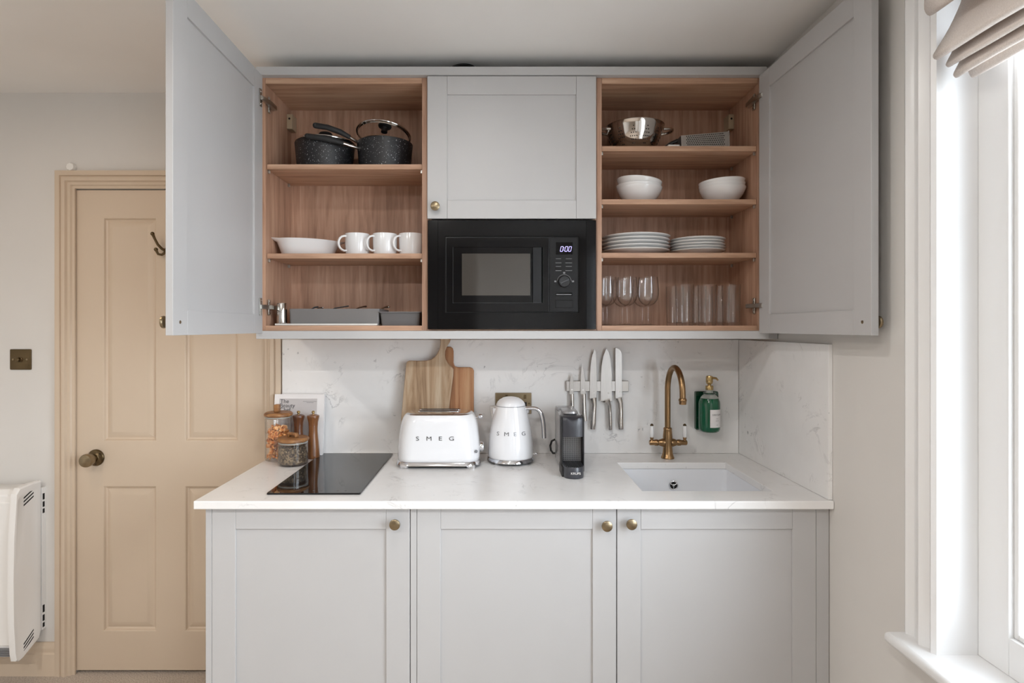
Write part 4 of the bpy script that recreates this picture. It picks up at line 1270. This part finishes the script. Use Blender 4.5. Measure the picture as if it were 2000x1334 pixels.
pts = [(.052, .2035), (.072, .2045), (.088, .2045), (.100, .202), (.110, .194), (.118, .180), (.123, .160), (.126, .135), (.1275, .108), (.128, .090)]
h = MB().tube([(KX + a, KY - .004, C0 + b) for a, b in smooth_poly(pts, 3)], [.0075] * 13 + [.0085] * 15, 14, flat=1.25).build('handle', M['chrome'], t, smooth=60)
MB().lathe([(0, 0), (.006, 0), (.006, .012), (0, .012)], (KX + .066, KY - .004, C0 + .186), 12).build('lid_button', M['chrome'], t)
m = MB().loft([[(KX - .050, KY - .022, C0 + .205), (KX - .050, KY + .022, C0 + .205), (KX - .058, KY + .012, C0 + .172), (KX - .058, KY - .012, C0 + .172)], [(KX - .070, KY - .010, C0 + .206), (KX - .070, KY + .010, C0 + .206), (KX - .068, KY + .004, C0 + .180), (KX - .068, KY - .004, C0 + .180)]])
m.build('spout', M['white_gloss'], t, bevel=.003)
MB().tube([(KX + .082, KY - .02, C0 + .032), (KX + .093, KY - .022, C0 + .034)], .0025, 8).sphere((KX + .096, KY - .0225, C0 + .0345), .006, 14).build('switch_lever', M['chrome'], t)
zl = .111
def kr(z):
    for (r0, h0), (r1, h1) in zip(kp[2:], kp[3:]):
        if h0 <= z <= h1: return r0 + (r1 - r0) * (z - h0) / (h1 - h0)
for i, ch in enumerate('SMEG'):
    a = math.radians((-38, -12.5, 10.5, 36)[i])
    mm = text_mesh(ch, .0205, .002, 1.3)
    r_ = kr(zl + .006)
    mm.xf(T((KX, KY, C0 + zl)) @ Matrix.Rotation(a, 4, 'Z') @ T((0, -r_ - .0004, 0)) @ Matrix.Rotation(math.radians(90 - 9), 4, 'X'))
    mm.build('letter', M['letter'], t, smooth=0)

# double socket and plug
t = thing('wall_socket', (PX(1002.5, 0), 0, PZ(808, 0)), 'antique brass double wall socket behind the kettle', 'socket')
x0, x1, z0, z1 = PX(967.5, 0), PX(1038, 0), PZ(808, 0), PZ(767, 0)
MB().box(x0, x1, -.006, -.0003, z0, z1).build('plate', M['brass'], t, bevel=.002)
for px in (985, 1021):
    MB().box(PX(px, 0) - .016, PX(px, 0) + .016, -.0066, -.006, z0 + .012, z0 + .048).build('socket_insert', M['black_plastic'], t, smooth=0)
    MB().box(PX(px, 0) + .004, PX(px, 0) + .014, -.009, -.006, z1 - .024, z1 - .008).build('rocker_switch', M['brass_dark'], t, bevel=.001)
for px in (972.5, 1033): MB().lathe([(.0035, -.006), (.0035, -.0075), (0, -.008)], (PX(px, 0), 0, (z0 + z1) / 2), 10, 'y').build('screw', M['brass_dark'], t)
t = thing('power_plug', (PX(966, -.03), -.02, PZ(822, -.03)), 'white plug in the socket behind left side of the kettle', 'plug')
MB().prism([(PX(957.5, -.03), PZ(793, -.03)), (PX(985, -.03), PZ(793, -.03)), (PX(985, -.03), PZ(818, -.03)), (PX(960, -.03), PZ(818, -.03))], -.038, -.0068, 'y').build('plug_body', M['white_plastic'], t, bevel=.004)
MB().tube([(PX(970, -.03), -.024, PZ(817, -.03)), (PX(971, -.03), -.026, PZ(840, -.03)), (PX(978, -.03), -.035, PZ(870, -.03)), (PX(985, -.03), -.055, C0 + .006)], .0035, 8).build('cord', M['white_plastic'], t)

# coffee machine
t = thing('coffee_machine', (.265, -.22, C0), 'slim black capsule coffee machine beside the sink', 'coffee machine')
a, b = .2245, .3053
cxm = (a + b) / 2
def zc(h): return C0 + h
MB().box(a + .002, b - .002, -.292, -.125, zc(.004), zc(.198)).build('housing', M['tank'], t, bevel=.006)
m = MB()
for x0, x1 in ((a, a + .006), (b - .006, b)): m.box(x0, x1, -.338, -.286, zc(.008), zc(.2015))
m.build('side_frame', M['black_plastic'], t, bevel=.003)
pts = []
n = 14
for i in range(n + 1):
    u = -1 + 2 * i / n
    pts.append((cxm + u * .0345, -.336 - .007 * (1 - u * u)))
rings = []
for z, k in ((.131, 1), (.165, 1), (.186, 1.0), (.196, .97), (.199, .9)):
    ring = [(cxm + (x - cxm) * 1, -.29 + (y + .29) * k, zc(z) - (.008 * (1 - min(1, abs(x - cxm) / .02) ** 2) if z > .19 else 0)) for x, y in pts]
    ring += [(cxm + .0345, -.288, zc(z)), (cxm - .0345, -.288, zc(z))]
    rings.append(ring)
MB().loft(rings).build('brew_head', M['coffee_grey'], t, smooth=40)
MB().box(a + .006, b - .006, -.305, -.29, zc(.036), zc(.131)).build('recess', M['black_plastic'], t, smooth=0)
m = MB()
for i in range(11):
    x = a + .0085 + i * (b - a - .017) / 10
    m.box(x - .0008, x + .0008, -.309, -.305, zc(.041), zc(.130))
for i in range(13):
    z = .043 + i * .0072
    m.box(a + .0075, b - .0075, -.309, -.305, zc(z) - .0010, zc(z) + .0010)
m.build('grille', M['coffee_metal'], t, smooth=0)
def dshape(r, y0, n=16, ins=0):
    cy_ = -.406 + .034
    return [(cxm - .002 + (r - ins) * math.cos(math.radians(180 + 180 * i / n)), cy_ + (r - ins) * math.sin(math.radians(180 + 180 * i / n))) for i in range(n + 1)] + [(cxm - .002 + r - ins, y0), (cxm - .002 - r + ins, y0)]
D0 = dshape(.0345, -.30)
tr = MB().loft([[(p[0], p[1], zc(.001)) for p in dshape(.0335, -.30)], [(p[0], p[1], zc(.004)) for p in D0], [(p[0], p[1], zc(.037)) for p in D0], [(p[0], p[1], zc(.039)) for p in dshape(.0335, -.30)]]).build('drip_tray', M['coffee_grey'], t, smooth=40)
m = MB()
for i in range(9):
    x = cxm - .002 - .026 + i * .0065
    dd = math.sqrt(max(0, .0305 ** 2 - (x - cxm + .002) ** 2))
    m.box(x - .0016, x + .0016, -.372 - dd, -.312, zc(.039), zc(.0415))
m.build('drip_slats', M['black_plastic'], tr, smooth=0)
MB().box(a - .002, a + .006, -.372, -.29, zc(0), zc(.034)).build('foot_rail', M['black_plastic'], t, bevel=.002)
mm = text_mesh('KRUPS', .0105, .0006, 1.1)
face_front(mm, cxm + .001, -.4069, zc(.0165)).build('lettering', M['white_plastic'], t, smooth=0)
MB().loft([rrect(.037, .028, .012, zc(.006), cxm, -.095), rrect(.037, .028, .012, zc(.196), cxm, -.095), rrect(.035, .026, .012, zc(.204), cxm, -.095), rrect(.03, .02, .01, zc(.205), cxm, -.095)]).build('water_tank', M['tank'], t, smooth=40)
MB().loft([rrect(.024, .05, .018, zc(.198), cxm, -.225), rrect(.027, .055, .02, zc(.204), cxm, -.23), rrect(.026, .054, .02, zc(.211), cxm, -.23), rrect(.02, .046, .016, zc(.2135), cxm, -.23)]).build('lever', M['coffee_metal'], t, smooth=40)
pts = [(a + .012, -.07, zc(.016)), (a - .002, -.062, zc(.014)), (a - .010, -.056, zc(.024)), (a - .012, -.052, zc(.042)), (a - .006, -.050, zc(.060)), (a + .006, -.049, zc(.066)), (a + .018, -.049, zc(.060))]
MB().tube([tuple(p) for p in pts], .0042, 8).build('power_cord', M['cable'], t, smooth=60)

# magnetic knife rack and five knives
YK = -.014
bar0, bar1 = PX(1106, YK), PX(1228, YK)
t = thing('knife_rack', ((bar0 + bar1) / 2, YK, PZ(764.5, YK)), 'brushed steel magnetic knife rack on the splashback', 'knife rack')
MB().box(bar0, bar1, YK, -.0004, PZ(764.5, YK), PZ(744, YK)).build('bar', M['steel'], t, bevel=.0015)
MB().box(PX(1215.5, YK), bar1 - .001, YK - .0008, YK, PZ(764, YK), PZ(744.5, YK)).build('end_cap', M['white_plastic'], t, bevel=.0004)
YKN = YK - .001
def knife(name, lab, blade, hpts, radii, dot):
    pts = [(PX(x, YKN), PZ(y, YKN)) for x, y in blade]
    base = min(p[1] for p in pts)
    t = thing(name, (pts[0][0], YKN, PZ(hpts[-1][1], YKN)), lab, 'knife', 'knives on the magnetic rack')
    MB().prism(pts, YKN - .0022, YKN, 'y').build('blade', M['steel'], t, bevel=.0006, smooth=20)
    h = [(PX(x, YKN), YKN - .0035, PZ(y, YKN)) for x, y in hpts]
    MB().tube(h, [r * .72 for r in radii], 12, flat=1.4).build('handle', M['steel_mirror'], t, smooth=60)
    MB().lathe([(.0038, 0), (.0038, -.0005), (0, -.0006)], (PX(dot[0], YKN), YKN - .0022, PZ(dot[1], YKN)), 16, 'y').build('emblem', M['white_plastic'], t)
# tubes start with their flat axis across the wall normal
knife('paring_knife', 'smallest knife, leftmost on the magnetic rack',
      [(1112, 771), (1112.3, 752), (1113.5, 740), (1116.5, 728.5), (1119, 738), (1120.3, 752), (1120.5, 771)],
      [(1116.5, 769), (1117, 780), (1117, 790), (1118, 801)], [.0088, .0082, .0088, .0082], (1117, 761))
knife('utility_knife', 'second knife from the left on the magnetic rack',
      [(1133.3, 771), (1133.6, 745), (1134.6, 728), (1136.5, 711), (1140, 725), (1142.5, 742), (1144, 771)],
      [(1139.5, 769), (1140, 785), (1140.5, 805), (1142, 822)], [.0095, .0085, .0095, .0090], (1138.5, 761.5))
knife('carving_knife', 'long pointed knife in the middle of the magnetic rack',
      [(1151.5, 779), (1151.8, 745), (1153, 715), (1156, 695), (1161, 681), (1164, 690), (1165.3, 710), (1165.3, 779)],
      [(1158.5, 777), (1160.5, 790), (1159, 810), (1158, 826), (1157.5, 838)], [.013, .0095, .0100, .0115, .0100], (1159.5, 767))
knife('chef_knife', 'broad chef knife, second from right on the magnetic rack',
      [(1173, 783), (1173, 750), (1174.5, 715), (1178, 695), (1184, 680.5), (1189, 687), (1192.5, 700), (1195, 730), (1195, 784)],
      [(1184.5, 782), (1189.5, 790), (1190.5, 806), (1191, 824), (1191.5, 839)], [.020, .0105, .0105, .0120, .0105], (1188.7, 768))
knife('bread_knife', 'straight bread knife, rightmost on the magnetic rack',
      [(1201.8, 778), (1201.5, 679), (1207, 680.5), (1211.5, 684), (1214.5, 690), (1215, 778)],
      [(1208.5, 777), (1211.5, 788), (1212, 806), (1211.5, 824), (1212.5, 838)], [.013, .0095, .0098, .0112, .0100], (1210, 765))

# tap
AX, AY = PX(1304, -.085), -.085
t = thing('kitchen_tap', (AX, AY, C0), 'antique brass swan-neck mixer tap with white levers', 'tap')
MB().lathe([(0, 0), (.0255, 0), (.0255, .004), (.023, .008), (.0195, .022), (.0175, .045), (.0172, .068), (.0185, .085), (.0170, .098), (.0158, .112), (.0165, .116), (.0150, .119), (.013, .121), (0, .121)], (AX, AY, C0), 32).build('tap_body', M['tap_brass'], t, smooth=50)
R_ = .078
zc0 = EH - .15 - R_ - .010
pts = [(AX, AY, C0 + .115), (AX, AY, zc0 - .08), (AX, AY, zc0)]
for i in range(1, 15):
    a = math.pi * i / 14
    pts.append((AX + .009 * i / 14, AY - R_ + R_ * math.cos(a), zc0 + (R_ + .006) * math.sin(a)))
pts.append((AX + .009, AY - 2 * R_ - .001, zc0 - .030))
sp = MB().tube(pts, .0110, 18).build('spout', M['tap_brass'], t, smooth=60)
ex, ey, ez = pts[-1]
MB().lathe([(.010, -.016), (.0128, -.015), (.0132, -.004), (.0145, -.002), (.0145, .002), (.0125, .006), (.0110, .008)], (ex, ey, ez), 24).build('aerator', M['tap_brass'], sp)
zarm = C0 + .061
for sg, tx in ((-1, PX(1272.8, AY)), (1, PX(1337, AY))):
    d = abs(tx - AX)
    ar = MB().lathe([(.016, .012), (.0165, .020), (.013, .030), (.0105, .036), (.0125, .040), (.0125, .050), (.0105, .052), (.0105, d + .006), (.0085, d + .009), (0, d + .009)], (0, 0, 0), 20, 'x')
    for v in ar.v: v.x *= sg
    ar.xf(T((AX, AY, zarm)))
    arm = ar.build('valve_arm', M['tap_brass'], t, smooth=45)
    MB().lathe([(.0075, .008), (.0055, .012), (.0075, .019), (.007, .021), (0, .021)], (tx, AY - .002, zarm), 18).build('lever_stem', M['tap_brass'], arm)
    MB().lathe([(.006, .021), (.0078, .024), (.0084, .04), (.0078, .056), (.0066, .066), (0, .067)], (tx, AY - .002, zarm), 20).build('ceramic_lever', M['ceramic'], arm)
    MB().lathe([(.0066, .0665), (.007, .069), (.0035, .074), (0, .075)], (tx, AY - .002, zarm), 16).build('lever_finial', M['brass_dark'], arm)

# soap dispenser in its wall holder
BX, BY = PX(1385.5, -.062), -.062
zb_ = PZ(843, BY)
t = thing('soap_holder', (PX(1372, -.01), -.01, PZ(838, -.01)), 'dark green glossy wall holder behind the soap bottle', 'holder')
x0, x1 = PX(1357.5, -.012), PX(1402, -.012)
MB().prism(rrect2(x0, x1, PZ(839, -.012), PZ(764, -.012), .006), -.020, -.0004, 'y').build('back_plate', M['green_dark'], t, bevel=.002)
MB().lathe([(.0025, 0), (.0025, -.0015), (0, -.002)], (x0 + .008, -.020, PZ(816, -.02)), 12, 'y').build('screw', M['chrome'], t)
MB().torus((BX, BY, PZ(768, BY)), .0215, .0028, 28, 8).box(BX - .008, BX + .008, BY + .020, -.019, PZ(768, BY) - .002, PZ(768, BY) + .002).build('neck_ring', M['green_dark'], t)
t = thing('soap_bottle', (BX, BY, zb_), 'soap dispenser bottle of green liquid with gold pump', 'bottle')
H_ = PZ(764, BY) - zb_
MB().lathe([(0, 0), (.030, 0), (.037, .004), (.0405, .012), (.0410, .03), (.0410, .112), (.0395, .122), (.036, .131), (.0345, .134), (0, .134)], (BX, BY, zb_), 40).build('bottle_body', M['green'], t, smooth=60)
MB().lathe([(.0345, .134), (.029, .141), (.021, .149), (.0150, .154), (.0135, .158), (.0135, .167), (0, .167)], (BX, BY, zb_), 36).build('bottle_neck', M['frost'], t, smooth=60)
pm = MB().lathe([(0, .166), (.0142, .166), (.0150, .168), (.0150, .181), (.0140, .183), (.007, .184), (.007, .188), (.0115, .191), (.0135, .198), (.0135, .215), (.0120, .221), (.006, .223), (0, .223)], (BX, BY, zb_), 28).build('pump', M['gold'], t, smooth=50)
MB().tube([(BX + .008, BY - .004, zb_ + .214), (BX + .022, BY - .012, zb_ + .213), (BX + .029, BY - .016, zb_ + .205)], [.005, .0045, .003], 10).build('nozzle', M['gold'], pm)
# label wrapped on the bottle front
def wrap(u0, u1, z0, z1, R, n=10):
    vs, fs = [], []
    for i in range(n + 1):
        a = math.radians(-90 + u0 + (u1 - u0) * i / n)
        for z in (z0, z1): vs.append((BX + R * math.cos(a), BY + R * math.sin(a), zb_ + z))
    for i in range(n): fs.append((2 * i, 2 * i + 2, 2 * i + 3, 2 * i + 1))
    return MB().add(vs, fs)
lb = wrap(-16, 62, .022, .092, .0414).build('label', M['paper'], t, smooth=60)
mm = text_mesh('DISH SOAP', .0088, .0002, 1.0)
for v in mm.v:
    a = math.radians(-90 + 25) + v.x / .0416
    v_ = Vector((BX + .0417 * math.cos(a), BY + .0417 * math.sin(a), zb_ + .069 + v.y)); v.x, v.y, v.z = v_
mm.build('label_text', M['print_dark'], lb, smooth=0)
m = MB()
for z, w in ((.056, 16), (.048, 20), (.032, 12)):
    q = wrap(25 - w / 2, 25 + w / 2, z, z + .0012, .0416, 4); m.add(q.v, q.f)
m.build('small_print', M['print_grey'], lb, smooth=0)
